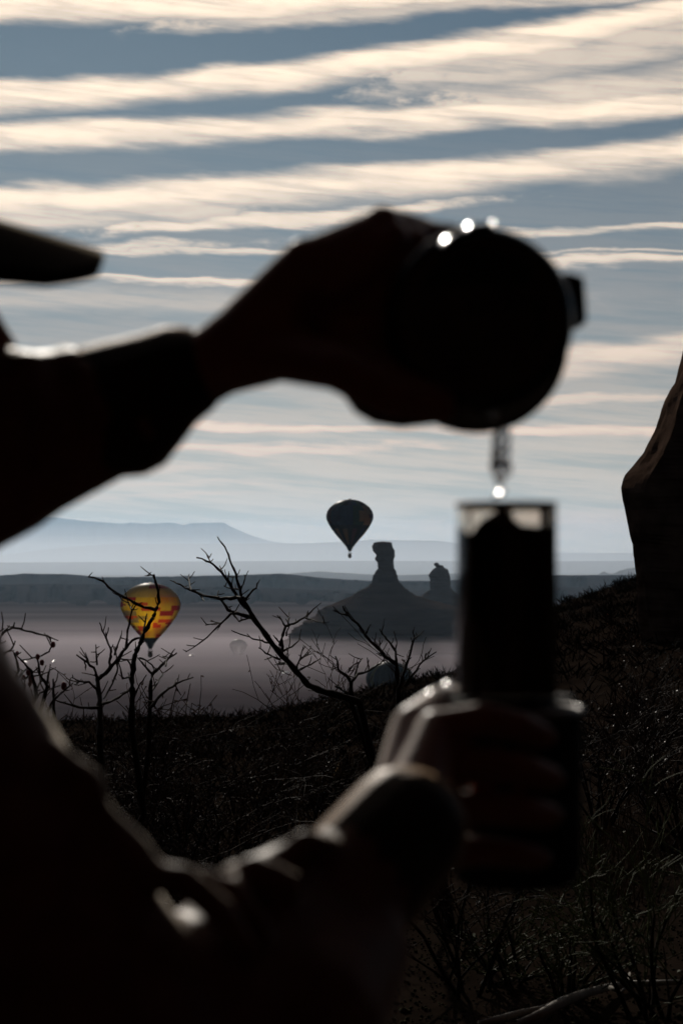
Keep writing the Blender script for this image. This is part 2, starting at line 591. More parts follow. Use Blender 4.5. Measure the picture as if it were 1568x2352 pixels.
for y0_, y1_, ri, ro, h_, dn, lb in (
        (930, 2200, 300, 950, 22, 0.00065, 'low pinkish mist pooled on the valley floor nearest the knoll'),
        (1000, 2900, 380, 1800, 24, 0.00034, 'middle bank of pinkish mist round the feet of the rock towers'),
        (1150, 3900, 600, 2700, 22, 0.00013, 'thin mist reaching back over the valley to the dark ridge')):
    mist('mist', 5000, y0_, y1_, ri, ro, VALLEY - 5, h_, volume_mat('mist_air', (0.88, 0.79, 0.86), dn, 0.55), lb)
mist('mist', 30000, 6500, 29500, 2500, 9000, VALLEY - 8, 290, volume_mat('far_mist_air', (0.84, 0.90, 1.0), 7.0e-5, 0.58),
     'pale blue mist filling the basin below the flat mesa')


# ------------------------------------------------------------------ big boulder on the knoll
ROWS = [(120, 1760, 1830), (420, 1690, 1750), (600, 1640, 1690), (700, 1604, 1650), (800, 1569, 1605), (880, 1550, 1572), (920, 1529, 1560), (985, 1508, 1548), (1040, 1478, 1526),
        (1090, 1436, 1492), (1115, 1425, 1479), (1150, 1430, 1475), (1200, 1440, 1473), (1260, 1454, 1472), (1310, 1464, 1474), (1370, 1461, 1480), (1440, 1465, 1494), (1500, 1474, 1512), (1620, 1480, 1530), (1760, 1486, 1540)]
rv = []
ylist = list(np.arange(120, 1761, 10))
seg = 7
for yv in ylist:
    xa = interp(yv, [(r[0], r[1]) for r in ROWS])
    xb = interp(yv, [(r[0], r[2]) for r in ROWS])
    top = max(0.0, (700 - yv) / 600.0)
    da = interp(yv, [(880, 28.6), (1060, 28.4), (1125, 27.15), (1600, 27.1)])
    corners = [(xa, da), (xb, 26.9), (2050 - 60 * top, 26.2 + 1.0 * top), (2420 - 180 * top, 29.5), (2250 - 160 * top, 35.0), (1750 + 40 * top, 34.5)]
    for k in range(6):
        (x0, d0), (x1, d1) = corners[k], corners[(k + 1) % 6]
        for q in range(seg):
            t = q / seg
            xx, dd = x0 + (x1 - x0) * t, d0 + (d1 - d0) * t
            p = P(xx, yv, dd)
            amp = 0.0 if (k == 0 and q == 0) else 1.0
            n1 = fbm(p.x * 0.6, p.y * 0.6, p.z * 0.8, 5) * 0.16 + fbm(p.x * 2.3, p.y * 2.3, p.z * 2.9, 4) * 0.06
            rv.append((p.x + n1 * (0.25 if amp == 0 else 0.7), p.y + n1 * 1.2 * amp, p.z + n1 * 0.4 * amp))
nn = 6 * seg
rf = [tuple(int(v) for v in q) for q in grid_faces(len(ylist), nn, True)]
rv.append(tuple(np.mean(rv[:nn], axis=0) + np.array([0, 0, 0.8])))
rf += [(len(rv) - 1, (j + 1) % nn, j) for j in range(nn)]
o = pydata('boulder', rv, rf, M_ROCK, None, False)
tag(o, 'huge dark boulder with a sunlit sloping shoulder, cut off by the frame', 'boulder')


# ------------------------------------------------------------------ hot-air balloons
def fabric(name, col, translucency=0.5):
    m = bpy.data.materials.new(name)
    m.use_nodes = True
    nt = m.node_tree
    nt.nodes.clear()
    o = nt.nodes.new('ShaderNodeOutputMaterial')
    mx = nt.nodes.new('ShaderNodeMixShader')
    a = nt.nodes.new('ShaderNodeBsdfDiffuse')
    b = nt.nodes.new('ShaderNodeBsdfTranslucent')
    c = nt.nodes.new('ShaderNodeBsdfGlossy')
    mx2 = nt.nodes.new('ShaderNodeMixShader')
    fr = nt.nodes.new('ShaderNodeFresnel')
    fr.inputs[0].default_value = 1.35
    c.inputs['Roughness'].default_value = 0.38
    c.inputs['Color'].default_value = (0.16, 0.16, 0.16, 1)
    tcn = nt.nodes.new('ShaderNodeTexCoord')
    ns = nt.nodes.new('ShaderNodeTexNoise')
    ns.inputs['Scale'].default_value = 0.6
    nt.links.new(tcn.outputs['Object'], ns.inputs['Vector'])
    cr = nt.nodes.new('ShaderNodeValToRGB')
    cr.color_ramp.elements[0].color = tuple(v * 0.8 for v in col) + (1,)
    cr.color_ramp.elements[1].color = (*col, 1)
    nt.links.new(ns.outputs[0], cr.inputs[0])
    for s in (a, b):
        nt.links.new(cr.outputs[0], s.inputs['Color'])
    mx.inputs[0].default_value = translucency
    nt.links.new(a.outputs[0], mx.inputs[1])
    nt.links.new(b.outputs[0], mx.inputs[2])
    nt.links.new(fr.outputs[0], mx2.inputs[0])
    # taut nylon passes part of the light on forwards
    rf_ = nt.nodes.new('ShaderNodeBsdfRefraction')
    rf_.inputs['Roughness'].default_value = 0.85
    rf_.inputs['IOR'].default_value = 1.12
    nt.links.new(cr.outputs[0], rf_.inputs['Color'])
    mx3 = nt.nodes.new('ShaderNodeMixShader')
    mx3.inputs[0].default_value = translucency * 0.72
    nt.links.new(mx.outputs[0], mx3.inputs[1])
    nt.links.new(rf_.outputs[0], mx3.inputs[2])
    nt.links.new(mx3.outputs[0], mx2.inputs[1])
    nt.links.new(c.outputs[0], mx2.inputs[2])
    nt.links.new(mx2.outputs[0], o.inputs[0])
    return m


BPROF = [(255, 0), (258, 60), (264, 120), (300, 240), (350, 318), (420, 400), (500, 455), (600, 480), (680, 470), (780, 425), (880, 365), (980, 290), (1080, 205), (1180, 120), (1235, 78)]
M_WICKER = material('wicker', (0.05, 0.032, 0.018), 0.8, 0.1, var=(0.10, 0.065, 0.035), var_scale=9)
M_ROPE = material('cable', (0.03, 0.03, 0.03), 0.6, 0.1)
M_STEEL = material('steel', (0.45, 0.44, 0.42), 0.28, 0.5, 1.0)


def tube(pts, radii, n=6, caps=True):
    """Vertices and faces of a round bar through pts."""
    pts = [Vector(p) for p in pts]
    if not isinstance(radii, (list, tuple)):
        radii = [radii] * len(pts)
    vs_, fs = [], []
    up = Vector((0.21, 0.13, 0.97))
    for i, p in enumerate(pts):
        t = (pts[min(i + 1, len(pts) - 1)] - pts[max(i - 1, 0)]).normalized()
        a = t.cross(up)
        if a.length < 1e-3:
            a = t.cross(Vector((1, 0, 0)))
        a.normalize()
        b = t.cross(a)
        for k in range(n):
            th = 2 * math.pi * k / n
            vs_.append(p + (a * math.cos(th) + b * math.sin(th)) * radii[i])
    for i in range(len(pts) - 1):
        for k in range(n):
            fs.append((i * n + k, i * n + (k + 1) % n, (i + 1) * n + (k + 1) % n, (i + 1) * n + k))
    if caps:
        fs.append(tuple(range(n - 1, -1, -1)))
        fs.append(tuple((len(pts) - 1) * n + k for k in range(n)))
    return vs_, fs


def merge(parts):
    V_, F_ = [], []
    for v, f in parts:
        o_ = len(V_)
        V_ += list(v)
        F_ += [tuple(i + o_ for i in q) for q in f]
    return V_, F_


def rounded_box(sx, sy, sz, bev=0.15):
    bm = bmesh.new()
    bmesh.ops.create_cube(bm, size=1.0)
    bmesh.ops.scale(bm, vec=(sx, sy, sz), verts=bm.verts)
    bmesh.ops.bevel(bm, geom=bm.edges[:], offset=bev * min(sx, sy, sz), segments=2, affect='EDGES')
    v = [x.co.copy() for x in bm.verts]
    bm.verts.index_update()
    f = [tuple(x.index for x in q.verts) for q in bm.faces]
    bm.free()
    return v, f


def moved(vf, off):
    return [Vector(p) + Vector(off) for p in vf[0]], vf[1]


def balloon(center_px, top_px, dist, width_px, label, mats, paint, gores=20, tilt=(0, 0, 0), rows=26, basket=True, extra_base=0.0):
    """Hot-air balloon built about its own mouth; paint(u, v, k) picks a material for the panel at u (-1..1 across the front), v (row height in profile units), k gore."""
    rad = width_px / 2 * dist / FPX
    s = rad / 480.0
    H = (1235 - 255) * s
    topw = P(center_px, top_px, dist)
    root = empty('hot_air_balloon')
    tag(root, label, 'hot-air balloon', 'hot-air balloons over the valley')
    pr_y = [p[0] for p in BPROF]
    pr_r = [p[1] for p in BPROF]
    ys = [255 + (1235 - 255) * (0.5 - 0.5 * math.cos(math.pi * (i / rows) ** 0.92)) if i < rows * 0.25 else None for i in range(rows + 1)]
    y_s = np.concatenate([[255, 257, 262, 272, 290], np.linspace(315, 1235, rows)])
    for g in range(gores):
        vsx, fsx, mi = [], [], []
        cols = 5
        for y in y_s:
            r = float(np.interp(y, pr_y, pr_r)) * s
            for c in range(cols):
                t = c / (cols - 1)
                a = 2 * math.pi * (g + t) / gores
                bul = 1 + 0.035 * math.sin(math.pi * t) * min(1, (y - 255) / 120)
                vsx.append((r * bul * math.cos(a), r * bul * math.sin(a), H * (1235 - y) / 980.0))
        for i in range(len(y_s) - 1):
            for c in range(cols - 1):
                b = i * cols + c
                fsx.append((b, b + cols, b + cols + 1, b + 1))
                a = 2 * math.pi * (g + 0.5) / gores
                ym = 0.5 * (y_s[i] + y_s[i + 1])
                rr = float(np.interp(ym, pr_y, pr_r)) / 480.0
                mi.append(paint(rr * math.cos(a), ym, g, math.sin(a) < 0))
        me = bpy.data.meshes.new('gore')
        me.from_pydata(vsx, [], fsx)
        for m in mats:
            me.materials.append(m)
        me.polygons.foreach_set('material_index', mi)
        me.update()
        link_mesh('gore', me, mats, root)
    # crown ring
    n = 24
    v = [(40 * s * math.cos(2 * math.pi * j / n), 40 * s * math.sin(2 * math.pi * j / n), H * 0.9995 + 0.03) for j in range(n)]
    v2 = [(12 * s * math.cos(2 * math.pi * j / n), 12 * s * math.sin(2 * math.pi * j / n), H + 14 * s) for j in range(n)]
    f = [(j, (j + 1) % n, n + (j + 1) % n, n + j) for j in range(n)] + [tuple(range(n, 2 * n))]
    pydata('crown_cap', v + v2, f, mats[0], root)
    # skirt below the mouth
    v = []
    for zz, rr in ((0.0, 78), (-0.06 * H, 50), (-0.10 * H, 28)):
        v += [(rr * s * math.cos(2 * math.pi * j / n), rr * s * math.sin(2 * math.pi * j / n), zz) for j in range(n)]
    pydata('skirt', v, [tuple(int(x) for x in q) for q in grid_faces(3, n, True)], mats[-1], root)
    if basket:
        bz = -0.245 * H
        bw = 74 * s
        bk = pydata('basket', *merge([moved(rounded_box(bw, bw, 95 * s, 0.2), (0, 0, bz + 45 * s))]), M_WICKER, root)
        rim = [(bw * 0.52 * cx, bw * 0.52 * cy_, bz + 95 * s) for cx, cy_ in ((-1, -1), (1, -1), (1, 1), (-1, 1), (-1, -1))]
        v, f = tube(rim, 6 * s, 6)
        pydata('basket_rim', v, f, M_WICKER, bk)
        for cx, cy_ in ((-1, -1), (1, -1), (1, 1), (-1, 1)):
            v, f = tube([(bw * 0.45 * cx, bw * 0.45 * cy_, bz + 90 * s), (22 * s * cx, 22 * s * cy_, -0.10 * H)], 2.2 * s, 5)
            pydata('cable', v, f, M_ROPE, root)
        v, f = merge([moved(rounded_box(26 * s, 26 * s, 22 * s, 0.25), (0, 0, bz + 135 * s)), tube([(-14 * s, 0, bz + 100 * s), (-14 * s, 0, bz + 128 * s)], 2 * s, 5), tube([(14 * s, 0, bz + 100 * s), (14 * s, 0, bz + 128 * s)], 2 * s, 5)])
        pydata('burner', v, f, M_STEEL, root)
    root.location = (topw.x, topw.y, topw.z - H)
    root.rotation_euler = tilt
    return root


# dark balloon in the air
dk = [fabric('dark_maroon_nylon', (0.10, 0.022, 0.03), 0.5), fabric('navy_nylon', (0.02, 0.026, 0.08), 0.5), fabric('blue_nylon', (0.02, 0.055, 0.12), 0.55), fabric('green_nylon', (0.03, 0.08, 0.045), 0.55),
      fabric('brown_nylon', (0.28, 0.16, 0.06), 0.65), fabric('orange_nylon', (0.45, 0.16, 0.03), 0.55), fabric('black_nylon', (0.010, 0.010, 0.012), 0.3)]


def paint_dark(u, y, k, front):
    if y < 300 or y > 1180:
        return 6
    if 790 < y < 850:
        return 6
    if y < 400:
        return (1, 2, 3, 6)[k % 4]
    if y > 850:
        return (6, 5, 6, 1, 6, 0, 6, 4)[(k * 3 + 2) % 8] if front else (5, 6, 4, 6)[k % 4]
    lut = [(-0.82, 0), (-0.5, 1), (0.05, 2), (0.5, 3), (0.9, 4), (1.2, 0)]
    for lim, m in lut:
        if u < lim:
            return m
    return 4


balloon(803, 1147, 784, 106, 'dark many-coloured hot-air balloon floating highest, beside the tall rock tower', dk, paint_dark, gores=22)

# yellow balloon
yl = [fabric('cream_nylon', (0.85, 0.66, 0.25), 0.6), fabric('yellow_nylon', (1.0, 0.74, 0.06), 0.95), fabric('red_nylon', (0.6, 0.035, 0.02), 0.7), fabric('grey_nylon', (0.55, 0.45, 0.42), 0.5), fabric('scarlet_nylon', (0.85, 0.12, 0.02), 0.8), fabric('dark_nylon', (0.02, 0.012, 0.012), 0.3)]
RECT = [(340, 470, 505, 560, 2), (215, 275, 590, 670, 2), (490, 720, 590, 655, 4), (700, 980, 680, 745, 4), (1195, 1290, 655, 745, 2), (990, 1180, 760, 830, 2), (310, 490, 840, 908, 4), (300, 500, 760, 832, 3),
        (500, 700, 840, 905, 3), (390, 520, 908, 970, 3), (950, 1130, 900, 968, 4), (1085, 1175, 985, 1060, 2), (820, 930, 985, 1055, 4), (570, 695, 1050, 1115, 4), (490, 580, 1120, 1195, 4), (370, 450, 1045, 1120, 2),
        (880, 1000, 1195, 1255, 4), (760, 900, 1262, 1325, 2)]
rng_b = random.Random(5)
BACK = [(rng_b.uniform(-1, 1), rng_b.uniform(480, 1150), rng_b.choice((0, 1, 2))) for _ in range(14)]


def paint_yellow(u, y, k, front):
    yz = 240 + (y - 255) * 1.125            # profile units to the rows seen on this envelope
    xz = 750 + u * 540
    if y > 1160:
        return 5
    if yz < 330:
        return 2 if (u > 0.0 or y < 270) and front else 0
    if front:
        for x0, x1, y0, y1, m in RECT:
            if x0 - 22 <= xz <= x1 + 22 and y0 - 6 <= yz <= y1 + 6:
                return m
    else:
        for bu, by, bm_ in BACK:
            if abs(u - bu) < 0.22 and abs(y - by) < 35:
                return 2
    if yz < 490:
        return 0
    return 1


balloon(346, 1339, 610, 134, 'yellow hot-air balloon with red blocks, seen through the bare twigs', yl, paint_yellow, gores=28, rows=34)

# balloon standing on the ground beyond the knoll
gk = [fabric('black_panel_nylon', (0.006, 0.006, 0.007), 0.15), fabric('teal_nylon', (0.008, 0.022, 0.022), 0.3), fabric('olive_nylon', (0.07, 0.055, 0.012), 0.35), fabric('violet_nylon', (0.020, 0.007, 0.016), 0.3)]


def paint_ground(u, y, k, front):
    return (0, 0, 3, 0, 1, 0, 2, 0)[k % 8] if y > 330 else 0


balloon(895, 1519, 760, 108, 'dark striped hot-air balloon half hidden behind the crest of the knoll', gk, paint_ground, gores=24, basket=True)

pk = [fabric('white_nylon', (0.62, 0.60, 0.58), 0.5), fabric('pale_nylon', (0.50, 0.48, 0.47), 0.5)]
balloon(547, 1468, 1480, 40, 'small pale hot-air balloon faint in the valley mist', pk, lambda u, y, k, f: 0 if y < 700 else k % 2, gores=16, rows=14)


# ------------------------------------------------------------------ vehicles parked on the valley floor
M_CARP = [material('car_paint_white', (0.60, 0.58, 0.55), 0.3, 0.5), material('car_paint_grey', (0.16, 0.16, 0.17), 0.3, 0.5), material('car_paint_tan', (0.30, 0.24, 0.17), 0.3, 0.5)]
M_CGLASS = material('mirrored_windscreen', (0.75, 0.75, 0.75), 0.12, 0.5, 1.0)
M_TYRE = material('tyre', (0.02, 0.02, 0.02), 0.9, 0.0)


def car_tree(paint):
    root = empty('parked_car')
    body = [(-2.2, 0.35), (-2.25, 0.75), (-2.1, 0.98), (-1.0, 1.02), (1.2, 1.05), (2.1, 0.92), (2.25, 0.7), (2.2, 0.35)]
    v = [(x, -0.88, z) for x, z in body] + [(x, 0.88, z) for x, z in body]
    n = len(body)
    f = [tuple(range(n)), tuple(range(2 * n - 1, n - 1, -1))] + [(i, n + i, n + (i + 1) % n, (i + 1) % n) for i in range(n)]
    pydata('body', v, f, paint, root, False)
    v = [(-1.95, -0.78, 1.0), (1.05, -0.78, 1.04), (0.45, -0.66, 1.66), (-1.75, -0.66, 1.66)]
    v += [(x, -y, z) for x, y, z in v]
    pydata('cabin', v, [(0, 1, 2, 3), (7, 6, 5, 4), (3, 2, 6, 7), (0, 3, 7, 4), (1, 5, 6, 2)], paint, root, False)
    # the windscreen bows outwards
    gv_, gf = [], []
    for i in range(9):
        t = -1 + 2 * i / 8
        for j in range(7):
            w = j / 6
            # steep at the foot, curving over towards the roof
            ang = [R(32 - 29 * (q + 0.5) / 6) for q in range(j)]
            cx = sum(math.cos(q) for q in ang) * 0.26
            cz = sum(math.sin(q) for q in ang) * 0.26
            gv_.append((1.12 - cx + 0.04 * (1 - t * t), t * (0.80 - 0.10 * w), 1.20 + cz + 0.03 * (1 - t * t)))
    for i in range(8):
        for j in range(6):
            gf.append((i * 7 + j, (i + 1) * 7 + j, (i + 1) * 7 + j + 1, i * 7 + j + 1))
    pydata('windscreen', gv_, gf, M_CGLASS, root)
    for sx in (-1.35, 1.35):
        for sy in (-0.86, 0.86):
            pydata('wheel', *tube([(sx, sy - 0.1, 0.34), (sx, sy + 0.1, 0.34)], 0.34, 14), M_TYRE, root, False)
    for sy in (-0.6, 0.6):
        pydata('headlight', *moved(rounded_box(0.12, 0.34, 0.16, 0.3), (2.19, sy, 0.78)), M_STEEL, root)
    return root


def place_car(px, py, paint, yaw, label):
    d = (CAMZ - VALLEY) / ((py - 1300) / FPX)
    p = P(px, py, d)
    r_ = car_tree(paint)
    r_.location = (p.x, p.y, vfloor_z(p.x, p.y) + 0.02)
    hv = SUN_DIR + (Vector((0, 0, CAMZ)) - r_.location).normalized()      # parked nose-on, so that the raked glass flashes
    r_.rotation_euler = (0, 0, math.atan2(hv.y, hv.x) + yaw)
    tag(r_, label, 'car', 'cars parked on the valley floor')


place_car(59, 1521, M_CARP[0], R(2), 'white car on the valley floor nearest the rose-hip bush')
place_car(125, 1520, M_CARP[1], R(-1), 'grey car glinting alone between the rose-hip bush and the twiggy shrub')
place_car(440, 1507, M_CARP[2], R(1), 'tan car beside the long leaning branch, past the yellow balloon')
place_car(656, 1547, M_CARP[0], R(-2), 'white car closest to the knoll, behind the long leaning branch')


# ------------------------------------------------------------------ fused, continuous bodies
def capsule(p0, p1, r0, r1, n=14, rings=4):
    p0, p1 = Vector(p0), Vector(p1)
    ax = (p1 - p0)
    L = ax.length
    ax = ax.normalized() if L > 1e-6 else Vector((0, 0, 1))
    a = ax.orthogonal().normalized()
    b = ax.cross(a)
    prof = []
    for i in range(rings + 1):
        t = -math.pi / 2 + (math.pi / 2) * i / rings
        prof.append((p0 + ax * (r0 * math.sin(t)), r0 * math.cos(t)))
    for i in range(rings + 1):
        t = (math.pi / 2) * i / rings
        prof.append((p1 + ax * (r1 * math.sin(t)), r1 * math.cos(t)))
    vs_ = []
    for c, r in prof:
        r = max(r, 1e-4)
        vs_ += [c + (a * math.cos(2 * math.pi * k / n) + b * math.sin(2 * math.pi * k / n)) * r for k in range(n)]
    fs = [tuple(int(v) for v in q) for q in grid_faces(len(prof), n, True)]
    fs += [tuple(range(n - 1, -1, -1)), tuple((len(prof) - 1) * n + k for k in range(n))]
    return vs_, fs


def ellipsoid(c, r, rot=None, n=18, m=12):
    c = Vector(c)
    rot = rot or Matrix.Identity(3)
    vs_ = []
    for i in range(m + 1):
        t = -math.pi / 2 + math.pi * i / m
        for k in range(n):
            a = 2 * math.pi * k / n
            ct = max(math.cos(t), 1e-3)
            vs_.append(c + rot @ Vector((r[0] * ct * math.cos(a), r[1] * ct * math.sin(a), r[2] * math.sin(t))))
    fs = [tuple(int(v) for v in q) for q in grid_faces(m + 1, n, True)]
    fs += [tuple(range(n - 1, -1, -1)), tuple(m * n + k for k in range(n))]
    return vs_, fs


def chain(pts, radii):
    return [capsule(pts[i], pts[i + 1], radii[i], radii[i + 1]) for i in range(len(pts) - 1)]


def fuse(name, prims, voxel, smooth_it, mat, parent=None, disp=None):
    v, f = merge(prims)
    me = bpy.data.meshes.new('fuse_tmp')
    me.from_pydata([tuple(p) for p in v], [], f)
    o = bpy.data.objects.new('fuse_tmp', me)
    COL.objects.link(o)
    md = o.modifiers.new('r', 'REMESH')
    md.mode = 'VOXEL'
    md.voxel_size = voxel
    if smooth_it:
        sm = o.modifiers.new('s', 'SMOOTH')
        sm.factor = 0.5
        sm.iterations = smooth_it
    dg = bpy.context.evaluated_depsgraph_get()
    ev = o.evaluated_get(dg)
    m2 = bpy.data.meshes.new_from_object(ev)
    bpy.data.objects.remove(o)
    bpy.data.meshes.remove(me)
    m2.name = name
    if disp:
        nv = len(m2.vertices)
        co = np.empty(nv * 3, dtype=np.float32)
        m2.vertices.foreach_get('co', co)
        no = np.empty(nv * 3, dtype=np.float32)
        m2.vertices.foreach_get('normal', no)
        co = co.reshape(-1, 3)
        no = no.reshape(-1, 3)
        amp = np.array([disp(c) for c in co], dtype=np.float32)
        co += no * amp[:, None]
        m2.vertices.foreach_set('co', co.ravel())
        m2.update()
    m2.materials.clear()
    return link_mesh(name, m2, mat, parent)


M_SKIN = material('skin', (0.17, 0.062, 0.040), 0.42, 0.30, sheen=1.0, sheen_tint=(1.0, 0.9, 0.8), sheen_rough=0.3, var=(0.22, 0.085, 0.056), var_scale=60, bump=0.15, bump_scale=300)
_b = M_SKIN.node_tree.nodes['Principled BSDF']
_b.inputs['Subsurface Weight'].default_value = 0.35
_b.inputs['Subsurface Radius'].default_value = (1.0, 0.25, 0.12)
_b.inputs['Subsurface Scale'].default_value = 0.012
M_JACKET = material('rust_jacket', (0.080, 0.030, 0.020), 0.48, 0.12, spec_tint=(1.0, 0.84, 0.64), sheen=0.6, sheen_tint=(1.0, 0.90, 0.76), sheen_rough=0.28, var=(0.14, 0.060, 0.042), var_scale=40, bump=0.2, bump_scale=160)
M_CUFF = material('black_cuff', (0.009, 0.008, 0.008), 0.48, 0.16, spec_tint=(1.0, 0.58, 0.32), sheen=1.0, sheen_tint=(1.0, 0.66, 0.40), sheen_rough=0.3, var=(0.016, 0.014, 0.013), var_scale=60, bump=0.3, bump_scale=400)
M_CAP = material('black_cap_cloth', (0.010, 0.010, 0.011), 0.9, 0.0, sheen=0.35, sheen_tint=(1.0, 0.85, 0.66), sheen_rough=0.3, var=(0.016, 0.015, 0.016), var_scale=50, bump=0.3, bump_scale=300)
M_TROUS = material('dark_trousers', (0.015, 0.016, 0.020), 0.9, 0.0, var=(0.024, 0.025, 0.030), var_scale=30, bump=0.2, bump_scale=200)
M_BOOT = material('brown_boot_leather', (0.035, 0.020, 0.012), 0.6, 0.2, var=(0.055, 0.032, 0.02), var_scale=20)
M_HAIR = material('dark_hair', (0.012, 0.008, 0.006), 0.6, 0.2)
M_NAIL = material('fingernail', (0.22, 0.12, 0.10), 0.25, 0.5)

# joints (right arm is the one nearer the camera)
RS, RE, RW = P(-262, 1585, 1.10), P(330, 2450, 1.06), P(935, 1895, 1.215)
LS, LE, LW = P(-600, 1560, 1.52), P(-330, 1195, 1.33), P(470, 842, 1.30)
mid = (RS + LS) / 2
side_v = Vector((RS.x - LS.x, RS.y - LS.y, 0)).normalized()       # towards the person's right
fwd = Vector((-side_v.y, side_v.x, 0))                              # the way the person faces
UPV = Vector((0, 0, 1))
pelvis = Vector((mid.x, mid.y, 0.93)) - fwd * 0.06
chest = Vector((mid.x, mid.y, mid.z - 0.10)) - fwd * 0.02
belly = (chest + pelvis) / 2 - fwd * 0.01
tipb = P(212, 606, 1.385)
brim_root = tipb - fwd * 0.088 + UPV * 0.018
head = brim_root - fwd * 0.088 - UPV * 0.045
neck0 = Vector((mid.x, mid.y, mid.z + 0.02))
ROT = Matrix((fwd, -side_v, UPV)).transposed()                       # local x: forward, y: to the person's left, z: up
gz = ground_z(mid.x, mid.y)
hipR, hipL = pelvis + side_v * 0.09 - UPV * 0.04, pelvis - side_v * 0.09 - UPV * 0.04
kneeR, kneeL = hipR + fwd * 0.05 - UPV * 0.42 + side_v * 0.01, hipL + fwd * 0.02 - UPV * 0.42 - side_v * 0.01
ankR = Vector((kneeR.x, kneeR.y, gz + 0.09)) - fwd * 0.03 + side_v * 0.01
ankL = Vector((kneeL.x, kneeL.y, gz + 0.09)) - fwd * 0.05 - side_v * 0.01

person = empty('person', (mid.x, mid.y, gz))
tag(person, 'person in rust jacket and dark cap pouring water into a coffee press', 'person')


def hd(x, y, z):
    return head + ROT @ Vector((x, y, z))


# hands
fr = [0.0118, 0.0112, 0.0106, 0.0090]
Rm = [P(1000, 1672, 1.283), P(1000, 1766, 1.277), P(1012, 1864, 1.278), P(1030, 1958, 1.284)]
Rf = [[Rm[0], P(1108, 1652, 1.282), P(1192, 1668, 1.286), P(1244, 1690, 1.296)],
      [Rm[1], P(1114, 1755, 1.277), P(1205, 1768, 1.284), P(1262, 1786, 1.295)],
      [Rm[2], P(1116, 1856, 1.279), P(1203, 1864, 1.285), P(1258, 1872, 1.296)],
      [Rm[3], P(1110, 1954, 1.285), P(1185, 1964, 1.290), P(1234, 1970, 1.299)]]
Rt = [P(925, 1800, 1.262), P(948, 1668, 1.305), P(1010, 1618, 1.352), P(1080, 1606, 1.392)]
Lm = [P(738, 588, 1.266), P(775, 660, 1.285), P(790, 730, 1.305), P(800, 800, 1.320)]
Lf = [[Lm[0], P(878, 514, 1.294), P(958, 530, 1.325), P(1012, 550, 1.350)],
      [Lm[1], P(930, 526, 1.345), P(1000, 545, 1.378), P(1060, 575, 1.392)],
      [Lm[2], P(840, 610, 1.370), P(930, 570, 1.410), P(1010, 600, 1.424)],
      [Lm[3], P(880, 725, 1.405), P(960, 715, 1.424), P(1005, 715, 1.424)]]
Lt = [P(640, 810, 1.278), P(775, 846, 1.240), P(890, 915, 1.232), P(1005, 936, 1.236)]
pr = []
for fingers, thumb, mcp, wr in ((Rf, Rt, Rm, RW), (Lf, Lt, Lm, LW)):
    for k, fg in enumerate(fingers):
        q = 0.88 if k == 3 else 1.0
        pr += chain(fg, [r * q for r in fr])
        pr.append(capsule(wr.lerp(mcp[k], 0.12), mcp[k], 0.021, 0.0128 * q))
    for a, b in zip(mcp, mcp[1:]):
        pr.append(capsule(a, b, 0.0125, 0.0125))
        pr.append(capsule(a.lerp(wr, 0.45), b.lerp(wr, 0.45), 0.0155, 0.0155))
    pr += chain(thumb, [0.0185, 0.0145, 0.0125, 0.0112])
    pr.append(capsule(wr.lerp(thumb[0], 0.3), thumb[0], 0.020, 0.0175))
    pr.append(capsule(thumb[0], mcp[0].lerp(wr, 0.3), 0.0150, 0.0135))
# the palm and the web of the thumb close on the pot's wall
for a, b, ra, rb in ((P(770, 640, 1.272), P(845, 610, 1.282), 0.017, 0.014), (P(790, 700, 1.285), P(872, 690, 1.285), 0.018, 0.012), (P(790, 770, 1.285), P(880, 775, 1.282), 0.019, 0.013), (P(790, 835, 1.275), P(905, 860, 1.262), 0.017, 0.013), (P(820, 600, 1.275), P(900, 545, 1.285), 0.013, 0.011), (P(868, 655, 1.285), P(885, 800, 1.285), 0.012, 0.013), (P(880, 870, 1.25), P(1010, 925, 1.245), 0.012, 0.010), (P(900, 540, 1.30), P(1040, 545, 1.335), 0.0120, 0.0095), (P(860, 580, 1.29), P(945, 560, 1.30), 0.013, 0.012), (P(835, 610, 1.28), P(905, 610, 1.29), 0.014, 0.012), (P(905, 575, 1.31), P(1000, 560, 1.33), 0.012, 0.010)):
    pr.append(capsule(a, b, ra, rb))
pr += [capsule(P(520, 800, 1.295), P(690, 618, 1.272), 0.020, 0.017), capsule(P(735, 590, 1.266), P(870, 520, 1.292), 0.0150, 0.0112), ellipsoid(P(878, 512, 1.292), (0.0125, 0.0125, 0.0115))]
pr += [ellipsoid(P(926, 524, 1.335), (0.0125, 0.0120, 0.0118)), ellipsoid(P(700, 592, 1.266), (0.014, 0.014, 0.013)), ellipsoid(P(590, 705, 1.29), (0.016, 0.016, 0.013))]
# arms, trunk, legs
pr += chain([RS, RE, RW], [0.050, 0.042, 0.0265]) + chain([LS, LE, LW], [0.050, 0.042, 0.0255])
pr += [ellipsoid(chest, (0.115, 0.165, 0.17), ROT), ellipsoid(belly, (0.105, 0.14, 0.17), ROT), ellipsoid(pelvis, (0.11, 0.16, 0.12), ROT), capsule(chest + UPV * 0.08, neck0, 0.08, 0.058), capsule(neck0, head - fwd * 0.02 - UPV * 0.06, 0.056, 0.054), capsule(RS, LS, 0.055, 0.055)]
pr += chain([hipR, kneeR, ankR], [0.085, 0.056, 0.040]) + chain([hipL, kneeL, ankL], [0.085, 0.056, 0.040])
pr += [capsule(ankR - UPV * 0.035 - fwd * 0.03, ankR - UPV * 0.05 + fwd * 0.15, 0.040, 0.030), capsule(ankL - UPV * 0.035 - fwd * 0.03, ankL - UPV * 0.05 + fwd * 0.15, 0.040, 0.030)]
